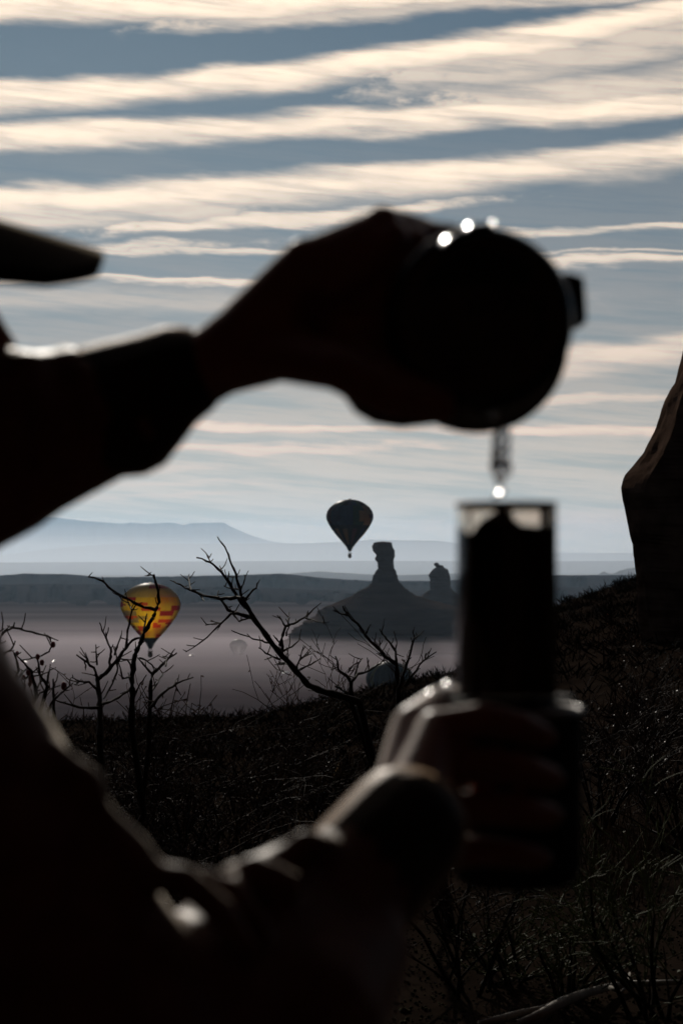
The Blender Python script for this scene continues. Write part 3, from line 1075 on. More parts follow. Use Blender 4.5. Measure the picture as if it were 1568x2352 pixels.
# head with a face
pr += [ellipsoid(hd(-0.012, 0, 0.03), (0.098, 0.076, 0.098), ROT), ellipsoid(hd(0.022, 0, -0.045), (0.068, 0.058, 0.072), ROT), capsule(hd(0.088, 0, 0.005), hd(0.108, 0, -0.035), 0.009, 0.014),
       ellipsoid(hd(0.074, 0, -0.088), (0.022, 0.030, 0.020), ROT), capsule(hd(0.086, -0.022, -0.064), hd(0.086, 0.022, -0.064), 0.008, 0.008), capsule(hd(0.080, -0.045, 0.022), hd(0.080, 0.045, 0.022), 0.013, 0.013),
       capsule(hd(0.087, -0.024, -0.072), hd(0.087, 0.024, -0.072), 0.007, 0.007)]
for s in (-1, 1):
    pr += [ellipsoid(hd(-0.012, s * 0.078, -0.012), (0.024, 0.010, 0.034), ROT), ellipsoid(hd(0.079, s * 0.031, -0.002), (0.012, 0.014, 0.011), ROT)]
fuse('body', pr, 0.0030, 3, M_SKIN, person)
for fg, w in ((Rf[0], 1), (Rf[1], 1), (Rf[2], 1), (Rf[3], 0.85)):
    d = (fg[3] - fg[2]).normalized()
    nrm = Vector((0.15, -0.97, 0.12))
    nrm = (nrm - d * nrm.dot(d)).normalized()
    rt = Matrix((d, nrm.cross(d), nrm)).transposed()
    pydata('fingernail', *ellipsoid(fg[3] + nrm * 0.0068, (0.0075 * w, 0.0058 * w, 0.0016), rt, 14, 8), M_NAIL, person)
pydata('hair', *merge([ellipsoid(hd(-0.022, 0, 0.022), (0.099, 0.082, 0.088), ROT), ellipsoid(hd(-0.050, 0, -0.035), (0.062, 0.066, 0.055), ROT)]), M_HAIR, person)
for s in (-1, 1):
    ey = pydata('eye', *ellipsoid(hd(0.085, s * 0.031, -0.002), (0.010, 0.012, 0.010), ROT), material('eye_white', (0.5, 0.48, 0.45), 0.3, 0.4), person)
    pydata('iris', *ellipsoid(hd(0.0935, s * 0.031, -0.004), (0.002, 0.005, 0.005), ROT), M_HAIR, ey)

# cap with a bent brim
capv, capf = [], []
for i in range(13):
    t = (math.pi / 2) * i / 12
    for k in range(32):
        a = 2 * math.pi * k / 32
        rx, ry = 0.109, 0.090
        capv.append(hd(-0.014 + rx * math.cos(t) * math.cos(a), ry * math.cos(t) * math.sin(a), 0.042 + 0.098 * math.sin(t) - (0.012 if i == 0 else 0)))
capf = [tuple(int(v) for v in q) for q in grid_faces(13, 32, True)]
capo = pydata('cap', capv, capf, M_CAP, person)
sd_ = capo.modifiers.new('thick', 'SOLIDIFY')
sd_.thickness = 0.003
pydata('cap_button', *ellipsoid(hd(-0.014, 0, 0.142), (0.008, 0.008, 0.004), ROT), M_CAP, capo)
bv = []
ns_, nt_ = 14, 25
for i in range(ns_):
    s = i / (ns_ - 1)
    for j in range(nt_):
        t = -1 + 2 * j / (nt_ - 1)
        reach = 0.084 - 0.020 * (max(0.0, abs(t) - 0.55) / 0.45) ** 2 + 0.028 * t * t - 0.036 * abs(t) ** 2.2 - 0.004 * t * t
        wy = 0.082 * t * (1 - 0.05 * s)
        arch = -0.022 * abs(t) ** 1.8 + 0.016 * t        # bent, and tilted with the head
        p = brim_root - fwd * 0.022 + fwd * (s * reach + 0.028 * (1 - abs(t) ** 2)) - side_v * wy + UPV * (arch * (1.30 - 0.05 * s) + 0.006 - 0.018 * s * (1 - 0.9 * t * t))
        bv.append(p)
brim = pydata('brim', bv, [tuple(int(v) for v in q) for q in grid_faces(ns_, nt_)], M_CAP, capo)
sd_ = brim.modifiers.new('thick', 'SOLIDIFY')
sd_.thickness = 0.010
sd_.offset = 0.0

# jacket: trunk and sleeves, with folds where the elbows bend
jk = [ellipsoid(chest.lerp(pelvis, k_j), (0.137, 0.182 + 0.006 * math.cos(k_j * 6), 0.19), ROT) for k_j in (0.0, 0.15, 0.3, 0.45, 0.6, 0.75)] + [ellipsoid(belly, (0.135, 0.175, 0.20), ROT), ellipsoid(pelvis + UPV * 0.03, (0.14, 0.185, 0.13), ROT), capsule(RS, LS, 0.074, 0.074), capsule(neck0 - UPV * 0.04, neck0 + UPV * 0.045 - fwd * 0.005, 0.085, 0.066)]
jk += [capsule(RS, RS.lerp(RE, 0.55), 0.069, 0.062), capsule(RS.lerp(RE, 0.55), RE, 0.062, 0.059)]
jk += [capsule(RE, P(560, 2255, 1.115), 0.057, 0.054), capsule(P(560, 2255, 1.115), P(700, 2145, 1.155), 0.054, 0.047), capsule(P(700, 2145, 1.155), P(838, 2010, 1.190), 0.047, 0.041), capsule(P(800, 2190, 1.15), P(700, 2330, 1.11), 0.038, 0.050)]
jk += [capsule(LS, LE, 0.074, 0.068), capsule(LE, P(0, 1022, 1.32), 0.068, 0.0605), capsule(P(0, 1022, 1.32), P(110, 985, 1.315), 0.0605, 0.053), capsule(P(110, 985, 1.315), P(290, 935, 1.308), 0.053, 0.0420), capsule(P(-40, 1120, 1.33), P(130, 1065, 1.315), 0.042, 0.030)]
# folds
folds = [([P(335, 2010, 1.045), P(420, 2020, 1.045), P(500, 2095, 1.045), P(585, 2190, 1.05)], 0.009), ([P(470, 2020, 1.075), P(530, 2060, 1.07), P(610, 2135, 1.068)], 0.010), ([P(520, 2035, 1.11), P(580, 2010, 1.09), P(665, 2022, 1.09)], 0.011),
         ([P(620, 1990, 1.13), P(700, 1940, 1.13), P(760, 1935, 1.13)], 0.010), ([P(240, 1880, 1.06), P(300, 1965, 1.05), P(345, 2010, 1.045)], 0.012), ([P(110, 1720, 1.07), P(200, 1800, 1.06), P(235, 1870, 1.055)], 0.012),
         ([P(20, 815, 1.32), P(70, 850, 1.28), P(110, 960, 1.262), P(100, 1080, 1.268)], 0.010), ([P(150, 800, 1.315), P(190, 860, 1.275), P(215, 960, 1.265), P(190, 1060, 1.272)], 0.009)]
for pts, r in folds:
    jk += chain(pts, [r * 0.6] + [r] * (len(pts) - 2) + [r * 0.5])


# flat-lying creases on top of the forearm and in the crook of the elbow, which catch the light
cn = Vector((-0.05, -0.16, 0.98)).normalized()
crot = Matrix((Vector((1, 0, 0)), cn.cross(Vector((1, 0, 0))).normalized(), cn)).transposed()
for x, y, d, ra, rb in ((372, 2008, 1.050, 0.013, 0.015), (408, 2014, 1.050, 0.013, 0.013), (550, 2004, 1.105, 0.014, 0.012), (600, 1984, 1.118, 0.015, 0.014), (650, 1958, 1.130, 0.015, 0.015), (700, 1932, 1.142, 0.014, 0.015), (735, 1925, 1.145, 0.012, 0.010), (645, 2026, 1.100, 0.014, 0.007)):
    jk.append(ellipsoid(P(x, y + 8, d), (ra, rb, 0.0075), crot))


def wrinkle(c):
    return 0.0022 * mnoise.noise(Vector((c[0] * 26, c[1] * 26, c[2] * 26))) + 0.0035 * mnoise.noise(Vector((c[0] * 11 + 3, c[1] * 11, c[2] * 11)))


jacket = fuse('jacket', jk, 0.0050, 3, M_JACKET, person, wrinkle)
cuffL = fuse('cuff', [capsule(P(255, 940, 1.309), P(392, 868, 1.303), 0.0465, 0.0345), capsule(P(392, 868, 1.303), P(408, 862, 1.303), 0.0345, 0.0330), capsule(P(300, 975, 1.309), P(385, 905, 1.304), 0.036, 0.028)], 0.0035, 2, M_CUFF, jacket, lambda c: wrinkle(c) * 0.6)
cuffR = fuse('cuff', [capsule(P(820, 2030, 1.187), P(925, 1905, 1.212), 0.0425, 0.0395)], 0.0035, 2, M_CUFF, jacket, lambda c: wrinkle(c) * 0.6)
zip_ = [chest + fwd * 0.133 + UPV * 0.12, chest + fwd * 0.140, belly + fwd * 0.139, pelvis + fwd * 0.142 + UPV * 0.0]
pydata('zip', *tube(zip_, 0.006, 6), M_STEEL, jacket)
tr = [ellipsoid(pelvis - UPV * 0.02, (0.125, 0.170, 0.12), ROT)] + chain([hipR, kneeR, ankR], [0.098, 0.074, 0.062]) + chain([hipL, kneeL, ankL], [0.098, 0.074, 0.062])
fuse('trousers', tr, 0.008, 2, M_TROUS, person)
for ak in (ankR, ankL):
    fuse('boot', [capsule(ak + UPV * 0.05, ak - UPV * 0.04, 0.052, 0.046), capsule(ak - UPV * 0.045 - fwd * 0.03, ak - UPV * 0.055 + fwd * 0.16, 0.045, 0.037)], 0.006, 2, M_BOOT, person)


# ------------------------------------------------------------------ pot
def lathe(prof, origin, axis, n=64, close=False):
    """prof: (distance along axis, radius)."""
    axis = Vector(axis).normalized()
    a = axis.orthogonal().normalized()
    b = axis.cross(a)
    v = []
    for h, r in prof:
        v += [Vector(origin) + axis * h + (a * math.cos(2 * math.pi * k / n) + b * math.sin(2 * math.pi * k / n)) * max(r, 1e-5) for k in range(n)]
    return v, [tuple(int(x) for x in q) for q in grid_faces(len(prof), n, True)]


M_POT = material('black_enamel', (0.006, 0.006, 0.006), 0.16, 0.5, bump=0.03, bump_scale=90)
M_GRIP = material('black_grip_plastic', (0.008, 0.008, 0.008), 0.6, 0.15)
pot_ax = Vector((0.05, 0.99, -0.045)).normalized()
pot_o = P(1100, 727, 1.243)
Rp = 0.0594
pot = empty('camping_pot', tuple(pot_o))
tag(pot, 'round black camping pot tipped by the upper hand, seen from its base', 'pot')
fl = 0.012
prof = [(0.0035, 0.0), (0.0035, Rp - fl - 0.010), (0.0, Rp - fl - 0.006)]
prof += [(fl - fl * math.cos(t), Rp - fl + fl * math.sin(t)) for t in np.linspace(0, math.pi / 2, 9)]
prof += [(0.10, Rp), (0.104, Rp + 0.0025), (0.107, Rp + 0.0020), (0.106, Rp - 0.001), (0.10, Rp - 0.0015), (0.012, Rp - 0.0018), (0.006, Rp - 0.014), (0.006, 0.0)]
pydata('vessel', *lathe(prof, pot_o, pot_ax), M_POT, pot)
# lug on the far side from the hand, with its hinge
lug = [P(1290, 628, 1.30), P(1318, 636, 1.30), P(1336, 640, 1.30), P(1340, 690, 1.30), P(1343, 745, 1.30), P(1328, 752, 1.30), P(1290, 758, 1.30)]
lv = []
for dd in (-0.012, 0.012):
    lv += [p + Vector((0, dd, 0)) for p in lug]
n = len(lug)
lf = [tuple(range(n)), tuple(range(2 * n - 1, n - 1, -1))] + [(i, n + i, n + (i + 1) % n, (i + 1) % n) for i in range(n)]
lo_ = pydata('handle_lug', lv, lf, M_GRIP, pot, False)
bvm = lo_.modifiers.new('bevel', 'BEVEL')
bvm.width = 0.002
bvm.segments = 2
# chrome domes added at the pot's top edge, tilted to flash the sun


def glint_rot(p):
    h = (SUN_DIR + (Vector((0, 0, CAMZ)) - p).normalized()).normalized()
    a = h.orthogonal().normalized()
    return Matrix((a, h.cross(a), h)).transposed()


M_CHROME = material('chrome', (0.8, 0.8, 0.8), 0.16, 0.5, 1.0)
for px_, py_, dd, a_ in ((1025, 553, 1.238, 0.0070), (1076, 522, 1.239, 0.0055), (1131, 513, 1.241, 0.0030)):
    pydata('glint_dome', *ellipsoid(P(px_, py_, dd), (a_, a_, a_ * 0.24), glint_rot(P(px_, py_, dd)), 24, 20), M_CHROME, pot)
pydata('clamp_strap', *tube([P(1000, 572, 1.241), P(1025, 558, 1.241), P(1076, 527, 1.242), P(1131, 518, 1.246)], 0.0028, 8), M_GRIP, pot)
# wire bail hanging under the thumb
pydata('wire_bail', *tube([P(788, 876, 1.27), P(800, 908, 1.26), P(824, 940, 1.255), P(862, 962, 1.252), P(920, 972, 1.252), P(1000, 962, 1.256), P(1050, 940, 1.262)], 0.0034, 8), M_GRIP, pot)

# ------------------------------------------------------------------ water, press, coffee, mug
M_WATER = material('water', (0.80, 0.80, 0.80), 0.03, 0.5, trans=1.0, ior=1.33)
M_DROP = material('sunlit_drop', (1, 1, 1), 0.13, 0.5, trans=1.0, ior=1.33)
PD = 1.345
k_ = PD / FPX


def water_column(path, n, seed):
    """A twisting, rippled rope of water."""
    sv = []
    nseg = 18
    for i, t in enumerate(np.linspace(0, len(path) - 1, n)):
        x, y, a, b = [float(np.interp(t, range(len(path)), [p[j] for p in path])) for j in range(4)]
        c = P(x, y, PD)
        tw = i * 0.075 + seed
        rip = 1 + 0.05 * math.sin(i * 0.62 + seed) + 0.06 * math.sin(i * 0.23)
        for k in range(nseg):
            th = 2 * math.pi * k / nseg
            ex, ey = a * k_ * math.cos(th), b * k_ * math.sin(th)
            w = rip * (1 + 0.22 * math.sin(3 * th + i * 0.16) + 0.10 * math.sin(5 * th - i * 0.27))
            sv.append(c + Vector((ex * math.cos(tw) - ey * math.sin(tw), ex * math.sin(tw) + ey * math.cos(tw), 0)) * w)
    sf = [tuple(int(v) for v in q) for q in grid_faces(n, nseg, True)] + [tuple(range(nseg - 1, -1, -1)), tuple((n - 1) * nseg + k for k in range(nseg))]
    return sv, sf


stream = empty('water_stream', tuple(P(1152, 1212, PD)))
tag(stream, 'thin twisting stream of water falling from the pot into the press', 'water')
pydata('water_column', *water_column([(1158, 896, 34, 24), (1158, 930, 25, 21), (1157, 960, 22, 18), (1153, 1000, 20, 15), (1151, 1030, 19, 15), (1148, 1058, 22, 19), (1148, 1080, 26, 23), (1147, 1098, 15, 14), (1146, 1112, 7, 6), (1146, 1117, 2, 2)], 90, 0.0), M_WATER, stream, True, True)
pydata('splash_column', *water_column([(1168, 1152, 3, 3), (1168, 1162, 8, 7), (1167, 1180, 10, 9), (1164, 1204, 14, 12)], 24, 2.0), M_WATER, stream, True, True)
pydata('droplet', *ellipsoid(P(1147, 1134, PD), (0.0058, 0.0058, 0.0013), glint_rot(P(1147, 1134, PD)), 24, 24), M_DROP, stream, True, True)

press_o = P(1163, 1600, PD)
pr_r = 115 * PD / FPX
press = empty('coffee_press', tuple(press_o))
tag(press, 'clear-walled cylindrical coffee press standing on the mug', 'coffee press')
pt, pb = 1161, 1596
zt, zb = P(1163, pt, PD).z, P(1163, pb, PD).z
M_CLEAR = material('smoky_plastic', (0.93, 0.84, 0.75), 0.03, 0.5, trans=1.0, ior=1.36)
Hc = zt - zb
pydata('chamber', *lathe([(0, pr_r), (0.0004, pr_r), (0.0010, pr_r), (Hc - 0.0026, pr_r), (Hc - 0.002, pr_r), (Hc, pr_r - 0.0008), (Hc, pr_r - 0.0014), (Hc - 0.002, pr_r - 0.0020), (Hc - 0.0026, pr_r - 0.0020), (0.0010, pr_r - 0.0020), (0.0004, pr_r - 0.0020), (0.0, pr_r - 0.0020), (0.0, pr_r)], (press_o.x, press_o.y, zb), (0, 0, 1), 72), M_CLEAR, press, True, True)
pydata('rim', *lathe([(Hc - 0.001, pr_r + 0.0002), (Hc + 0.0008, pr_r + 0.0008), (Hc + 0.0022, pr_r), (Hc + 0.0020, pr_r - 0.0022), (Hc + 0.0006, pr_r - 0.0026)], (press_o.x, press_o.y, zb), (0, 0, 1), 72), M_GRIP, press)
pydata('flange', *lathe([(-0.0005, pr_r - 0.004), (-0.0005, pr_r + 0.0125), (-0.0035, pr_r + 0.0130), (-0.0040, pr_r + 0.0120), (-0.0040, pr_r - 0.006)], (press_o.x, press_o.y, zb), (0, 0, 1), 6), M_GRIP, press, False)
pydata('filter_cap', *lathe([(-0.0042, pr_r - 0.004), (-0.012, pr_r - 0.004), (-0.013, pr_r - 0.006), (-0.013, 0.0)], (press_o.x, press_o.y, zb), (0, 0, 1), 48), M_GRIP, press)
# coffee: uneven crust where the water strikes
M_COFFEE = material('black_coffee', (0.010, 0.005, 0.003), 0.6, 0.0, bump=0.5, bump_scale=350)
cv = []
nr_, na_ = 16, 56
cr_ = pr_r - 0.0012
lev = P(1163, 1211, PD).z
for i in range(nr_):
    rr = cr_ * (i / (nr_ - 1))
    for k in range(na_):
        a = 2 * math.pi * k / na_
        x, y = rr * math.cos(a), rr * math.sin(a)
        px_ = x / k_
        z = lev + 0.0010 * mnoise.noise(Vector((x * 180, y * 180, 0)))
        z += 0.0125 * math.exp(-((px_ + 10) / 32.0) ** 2) * math.exp(-(y / 0.016) ** 2) + 0.004 * math.exp(-((px_ + 55) / 22.0) ** 2) - 0.006 * math.exp(-((px_ + 82) / 18.0) ** 2)
        cv.append((press_o.x + x, press_o.y + y, z))
for k in range(na_):
    a = 2 * math.pi * k / na_
    cv.append((press_o.x + cr_ * math.cos(a), press_o.y + cr_ * math.sin(a), zb + 0.0008))
cf = [tuple(int(v) for v in q) for q in grid_faces(nr_ + 1, na_, True)] + [tuple(nr_ * na_ + k for k in range(na_ - 1, -1, -1))]
tag(pydata('coffee', cv, cf, M_COFFEE), 'black coffee with a raised crust filling the press', 'coffee')

M_MUG = material('dark_mug_glaze', (0.008, 0.008, 0.009), 0.7, 0.05)
mug_o = P(1186, 2030, PD)
mug = empty('mug', tuple(mug_o))
tag(mug, 'dark mug gripped in the lower hand under the coffee press', 'mug')
mr = 150 * PD / FPX
mh = P(1186, 1622, PD).z - mug_o.z
pydata('cup', *lathe([(0, 0.0), (0, mr - 0.010), (0.003, mr - 0.004), (0.012, mr - 0.001), (mh - 0.006, mr), (mh - 0.003, mr), (mh - 0.003, mr - 0.003), (0.006, mr - 0.004), (0.006, 0.0)], mug_o, (0, 0, 1), 64), M_MUG, mug)
pydata('steel_rim', *lathe([(mh - 0.0055, mr + 0.0003), (mh - 0.0050, mr + 0.0014), (mh - 0.002, mr + 0.0016), (mh, mr), (mh - 0.0005, mr - 0.0030), (mh - 0.0035, mr - 0.0032)], mug_o, (0, 0, 1), 64), material('brushed_rim', (0.22, 0.21, 0.20), 0.5, 0.3, 1.0), mug)
# drops splashed on the thumb
for i, (px_, py_, dd, w) in enumerate(((987, 1592, 1.340, 'lowest'), (1018, 1589, 1.350, 'middle'), (1024, 1572, 1.345, 'topmost'))):
    o = pydata('water_droplet', *ellipsoid(P(px_, py_, dd), (0.0050, 0.0050, 0.0013), glint_rot(P(px_, py_, dd)), 24, 24), M_DROP, None, True, True)
    tag(o, 'sparkling water drop on the thumb beside the mug, %s of three' % w, 'water drop', 'drops on the thumb')


# ------------------------------------------------------------------ shrubs
M_BARK = material('dark_bark', (0.012, 0.008, 0.006), 0.7, 0.05, var=(0.024, 0.016, 0.011), var_scale=30, bump=0.5, bump_scale=120)
M_TWIG = material('brown_twigs', (0.018, 0.009, 0.005), 0.7, 0.03, var=(0.034, 0.017, 0.009), var_scale=12)
M_HIP = material('red_hips', (0.20, 0.014, 0.010), 0.35, 0.5)
M_LEAF = material('dry_leaves', (0.044, 0.019, 0.009), 0.5, 0.25, var=(0.07, 0.034, 0.015), var_scale=8)
M_GREY = material('weathered_wood', (0.20, 0.18, 0.155), 0.75, 0.1, var=(0.32, 0.29, 0.25), var_scale=14, stretch=(6, 1, 1))
M_WEED = material('olive_weeds', (0.045, 0.056, 0.018), 0.7, 0.1, var=(0.095, 0.110, 0.036), var_scale=10)
M_STRAW = material('dry_grass', (0.06, 0.042, 0.024), 0.8, 0.05, var=(0.12, 0.085, 0.05), var_scale=6)
M_BRUSH = material('dark_brush', (0.007, 0.005, 0.004), 0.9, 0.0, var=(0.016, 0.011, 0.008), var_scale=2)
M_GRAVEL = material('gravel_chips', (0.016, 0.014, 0.011), 0.7, 0.0, var=(0.060, 0.056, 0.036), var_scale=30)


def r3(*pts):
    return [(x * 0.3662, 1119.6 + y * 0.3662) for x, y in pts]


def r4(*pts):
    return [(516.7 + x * 0.3662, 1119.6 + y * 0.3662) for x, y in pts]


def bend(pts, d0, d1, rng, sub=3, wob=1.6):
    """Sight-line polyline to a slightly knotty 3-D branch running from distance d0 to d1."""
    out_ = []
    n = len(pts)
    for i in range(n - 1):
        for k in range(sub if i < n - 2 else sub + 1):
            t = k / sub
            u = (i + t) / (n - 1)
            x = pts[i][0] + (pts[i + 1][0] - pts[i][0]) * t + (rng.uniform(-wob, wob) if k else 0)
            y = pts[i][1] + (pts[i + 1][1] - pts[i][1]) * t + (rng.uniform(-wob, wob) if k else 0)
            out_.append(P(x, y, d0 + (d1 - d0) * u + rng.uniform(-0.012, 0.012)))
    return out_


def spurs(line, rng, every, lo, hi, rad):
    """Short side twigs along a branch."""
    res = []
    acc = rng.uniform(0, every)
    for a, b in zip(line, line[1:]):
        L = (b - a).length
        while acc < L:
            p = a.lerp(b, acc / L)
            t = (b - a).normalized()
            s = Vector((rng.uniform(-1, 1), rng.uniform(-1, 1), rng.uniform(-0.4, 1))).normalized()
            d = (t * 0.7 + s).normalized()
            ln = rng.uniform(lo, hi)
            q = p + d * ln * 0.5 + Vector((rng.uniform(-1, 1), rng.uniform(-1, 1), rng.uniform(0, 1))) * ln * 0.08
            res.append(([p, q, p + d * ln + Vector((0, 0, ln * 0.15))], [rad, rad * 0.8, rad * 0.6]))
            acc += every * rng.uniform(0.5, 1.5)
        acc -= L
    return res


def grow(base, direction, length, radius, depth, rng, res, droop=0.0, spread=0.75, kids=(2, 4)):
    """A branching stem; appends (points, radii) to res."""
    p = Vector(base)
    d = Vector(direction).normalized()
    n = 5 if depth > 0 else 3
    pts, rads = [p.copy()], [radius]
    for i in range(n):
        d = (d + Vector((rng.gauss(0, 0.16), rng.gauss(0, 0.16), rng.gauss(0.02 - droop, 0.12)))).normalized()
        p = p + d * length / n
        pts.append(p.copy())
        rads.append(radius * (1 - 0.55 * (i + 1) / n))
    res.append((pts, rads))
    if depth > 0:
        for _ in range(rng.randint(*kids)):
            i = rng.randint(1, n)
            dd = (d * 0.6 + Vector((rng.uniform(-1, 1), rng.uniform(-1, 1), rng.uniform(-0.2, 0.9))) * spread).normalized()
            grow(pts[i], dd, length * rng.uniform(0.45, 0.75), rads[i] * 0.62, depth - 1, rng, res, droop, spread, kids)


def bars(res, n=5):
    return merge([tube(p, list(r), n, False) for p, r in res])


def traced_shrub(label, base_px, dist, mains, seed, name='shrub', thick=None, extra=None):
    """mains: (sight-line points, radius at start, radius at end)."""
    rng = random.Random(seed)
    bx, by = base_px
    g = P(bx, by, dist)
    g.z = ground_z(g.x, g.y)
    root = empty(name, tuple(g))
    tag(root, label, 'shrub', 'bare shrubs on the knoll')
    st, tw = [], []
    for pts, r0, r1 in mains:
        line = bend(pts, dist + rng.uniform(-0.15, 0.15), dist + rng.uniform(-0.25, 0.25), rng)
        n = len(line)
        rads = [r0 + (r1 - r0) * i / (n - 1) for i in range(n)]
        rads = [r * (1 + 0.16 * math.sin(i * 2.1)) for i, r in enumerate(rads)]
        st.append((line, rads))
        tw += spurs(line, rng, 0.075, 0.016, 0.062, 0.0026)
    # stems from the ground to where the visible limbs begin
    for pts, r0, r1 in mains:
        if r0 > 0.0100:
            a = P(*pts[0], dist)
            st.append(([g + Vector((rng.uniform(-0.06, 0.06), rng.uniform(-0.1, 0.1), -0.05)), g.lerp(a, 0.3) + Vector((rng.uniform(-0.1, 0.1), 0, 0.03)), g.lerp(a, 0.6) + Vector((rng.uniform(-0.06, 0.06), 0, 0)), a], [r0 * 1.15, r0 * 1.1, r0 * 1.05, r0]))
    pydata('branches', *bars(st, 7), M_BARK, root)
    pydata('twigs', *bars(tw, 5), M_TWIG, root)['kind'] = 'stuff'
    return root, st


TR = traced_shrub('twiggy bare shrub with a tall crooked stem crossing the yellow balloon', (300, 2150), 7.6, [
    (r3((825, 1480), (835, 1300), (825, 1190), (850, 1050), (880, 980), (910, 900), (960, 820), (975, 770), (1000, 720), (985, 620), (968, 545)), 0.0125, 0.0045),
    (r3((975, 770), (880, 740), (780, 690), (700, 640), (640, 585), (590, 565), (558, 558)), 0.0062, 0.003),
    (r3((905, 910), (912, 850), (920, 798)), 0.005, 0.0025), (r3((970, 555), (935, 552), (908, 557)), 0.003, 0.002),
    (r3((625, 1560), (630, 1400), (625, 1300), (615, 1200)), 0.0125, 0.009),
    (r3((615, 1200), (660, 1170), (730, 1090), (790, 1010), (830, 960), (900, 935)), 0.009, 0.004),
    (r3((615, 1200), (590, 1130), (530, 1085), (482, 1048)), 0.006, 0.003), (r3((560, 1100), (535, 1040)), 0.003, 0.002), (r3((530, 1085), (545, 1130)), 0.003, 0.002),
    (r3((690, 1130), (690, 1080), (700, 1030), (680, 980), (655, 920), (622, 845)), 0.006, 0.0025), (r3((668, 935), (685, 880)), 0.003, 0.002), (r3((610, 1110), (606, 985)), 0.004, 0.002),
    (r3((790, 1010), (800, 900), (830, 770), (855, 738)), 0.005, 0.0022), (r3((828, 770), (806, 718)), 0.0028, 0.002), (r3((720, 1050), (750, 960), (765, 895)), 0.004, 0.002),
    (r3((620, 1270), (560, 1220), (500, 1215), (452, 1190)), 0.005, 0.0025), (r3((500, 1215), (465, 1238)), 0.003, 0.002), (r3((620, 1380), (500, 1380), (400, 1350), (345, 1335)), 0.006, 0.0025),
    (r3((740, 1080), (735, 1160), (690, 1260), (650, 1330)), 0.004, 0.003), (r3((640, 1360), (720, 1330), (800, 1280), (830, 1250)), 0.005, 0.004), (r3((840, 1160), (800, 1080), (740, 1075)), 0.004, 0.003),
    (r3((820, 1190), (770, 1200), (745, 1100), (720, 1000)), 0.004, 0.002), (r3((850, 1300), (880, 1230), (920, 1180)), 0.004, 0.002)], 11)
traced_shrub('low forked shrub beneath the basket of the yellow balloon', (352, 2140), 7.9, [
    (r3((935, 1600), (945, 1300), (955, 1170), (1010, 1120), (1060, 1070), (1112, 1040)), 0.0105, 0.003), (r3((955, 1170), (900, 1110), (868, 1070)), 0.005, 0.003), (r3((1040, 1120), (1045, 1075), (1020, 1060)), 0.004, 0.002),
    (r3((945, 1380), (1000, 1310), (1060, 1260), (1110, 1230), (1210, 1188)), 0.007, 0.0025), (r3((1085, 1245), (1110, 1195)), 0.003, 0.002), (r3((1100, 1240), (1135, 1300)), 0.003, 0.002), (r3((960, 1270), (1000, 1200), (1040, 1150)), 0.004, 0.002),
    (r3((880, 1070), (930, 1095), (985, 1140)), 0.004, 0.002)], 23)
AB = traced_shrub('shrub whose one thick branch leans far up and away from the cup', (1010, 2000), 8.2, [
    (r4((840, 1345), (700, 1300), (600, 1275), (520, 1240), (455, 1165), (360, 1060), (280, 960), (200, 850), (140, 750), (112, 690)), 0.0150, 0.0095),
    (r3((1530, 745), (1460, 640), (1390, 530), (1320, 470), (1238, 440)), 0.008, 0.003), (r3((1365, 306), (1410, 370), (1440, 450), (1480, 540), (1505, 640), (1540, 760))[::-1], 0.007, 0.0025),
    (r3((1540, 700), (1480, 690), (1390, 700), (1280, 680), (1200, 645), (1150, 620), (1090, 590)), 0.0085, 0.003), (r3((1200, 645), (1190, 600), (1180, 563)), 0.0045, 0.0025), (r3((1390, 700), (1430, 770), (1490, 790), (1580, 815))[::-1], 0.009, 0.005),
    (r3((1490, 790), (1450, 790), (1390, 850), (1300, 940), (1168, 1035)), 0.006, 0.0022), (r3((1390, 850), (1340, 855), (1293, 865)), 0.003, 0.002), (r3((1320, 470), (1308, 428)), 0.003, 0.002), (r3((1270, 690), (1278, 715)), 0.003, 0.002), (r3((1390, 530), (1380, 490)), 0.004, 0.002),
    (r3((1500, 640), (1405, 620)), 0.004, 0.002), (r3((1430, 580), (1435, 540)), 0.004, 0.002), (r3((1370, 690), (1372, 650)), 0.003, 0.002), (r3((1460, 790), (1500, 840), (1568, 820)), 0.004, 0.003),
    (r4((130, 700), (170, 650), (200, 620), (215, 575)), 0.005, 0.002), (r4((100, 640), (120, 590), (124, 550)), 0.004, 0.002),
    (r4((360, 1065), (355, 960), (380, 870), (430, 855), (500, 815), (560, 760)), 0.008, 0.003), (r4((500, 815), (560, 835), (622, 856)), 0.004, 0.002), (r4((380, 870), (350, 822), (342, 815)), 0.004, 0.002), (r4((398, 862), (400, 778)), 0.004, 0.002), (r4((385, 930), (400, 880), (385, 820)), 0.004, 0.002),
    (r4((275, 975), (200, 955), (130, 930), (45, 903)), 0.004, 0.002), (r4((350, 1080), (280, 1050), (215, 1008)), 0.005, 0.0025), (r4((300, 1060), (250, 1078)), 0.003, 0.002), (r4((440, 1160), (460, 1100), (490, 1000)), 0.005, 0.002), (r4((455, 1150), (540, 1110), (600, 1070)), 0.005, 0.002),
    (r4((350, 1030), (420, 1000), (470, 950)), 0.005, 0.002), (r4((470, 1080), (540, 1040)), 0.004, 0.002), (r4((360, 1000), (330, 960), (300, 930)), 0.005, 0.002), (r4((370, 1100), (320, 1110)), 0.004, 0.002), (r4((365, 1150), (325, 1142)), 0.003, 0.002), (r4((390, 1110), (345, 1095)), 0.003, 0.002)], 37)
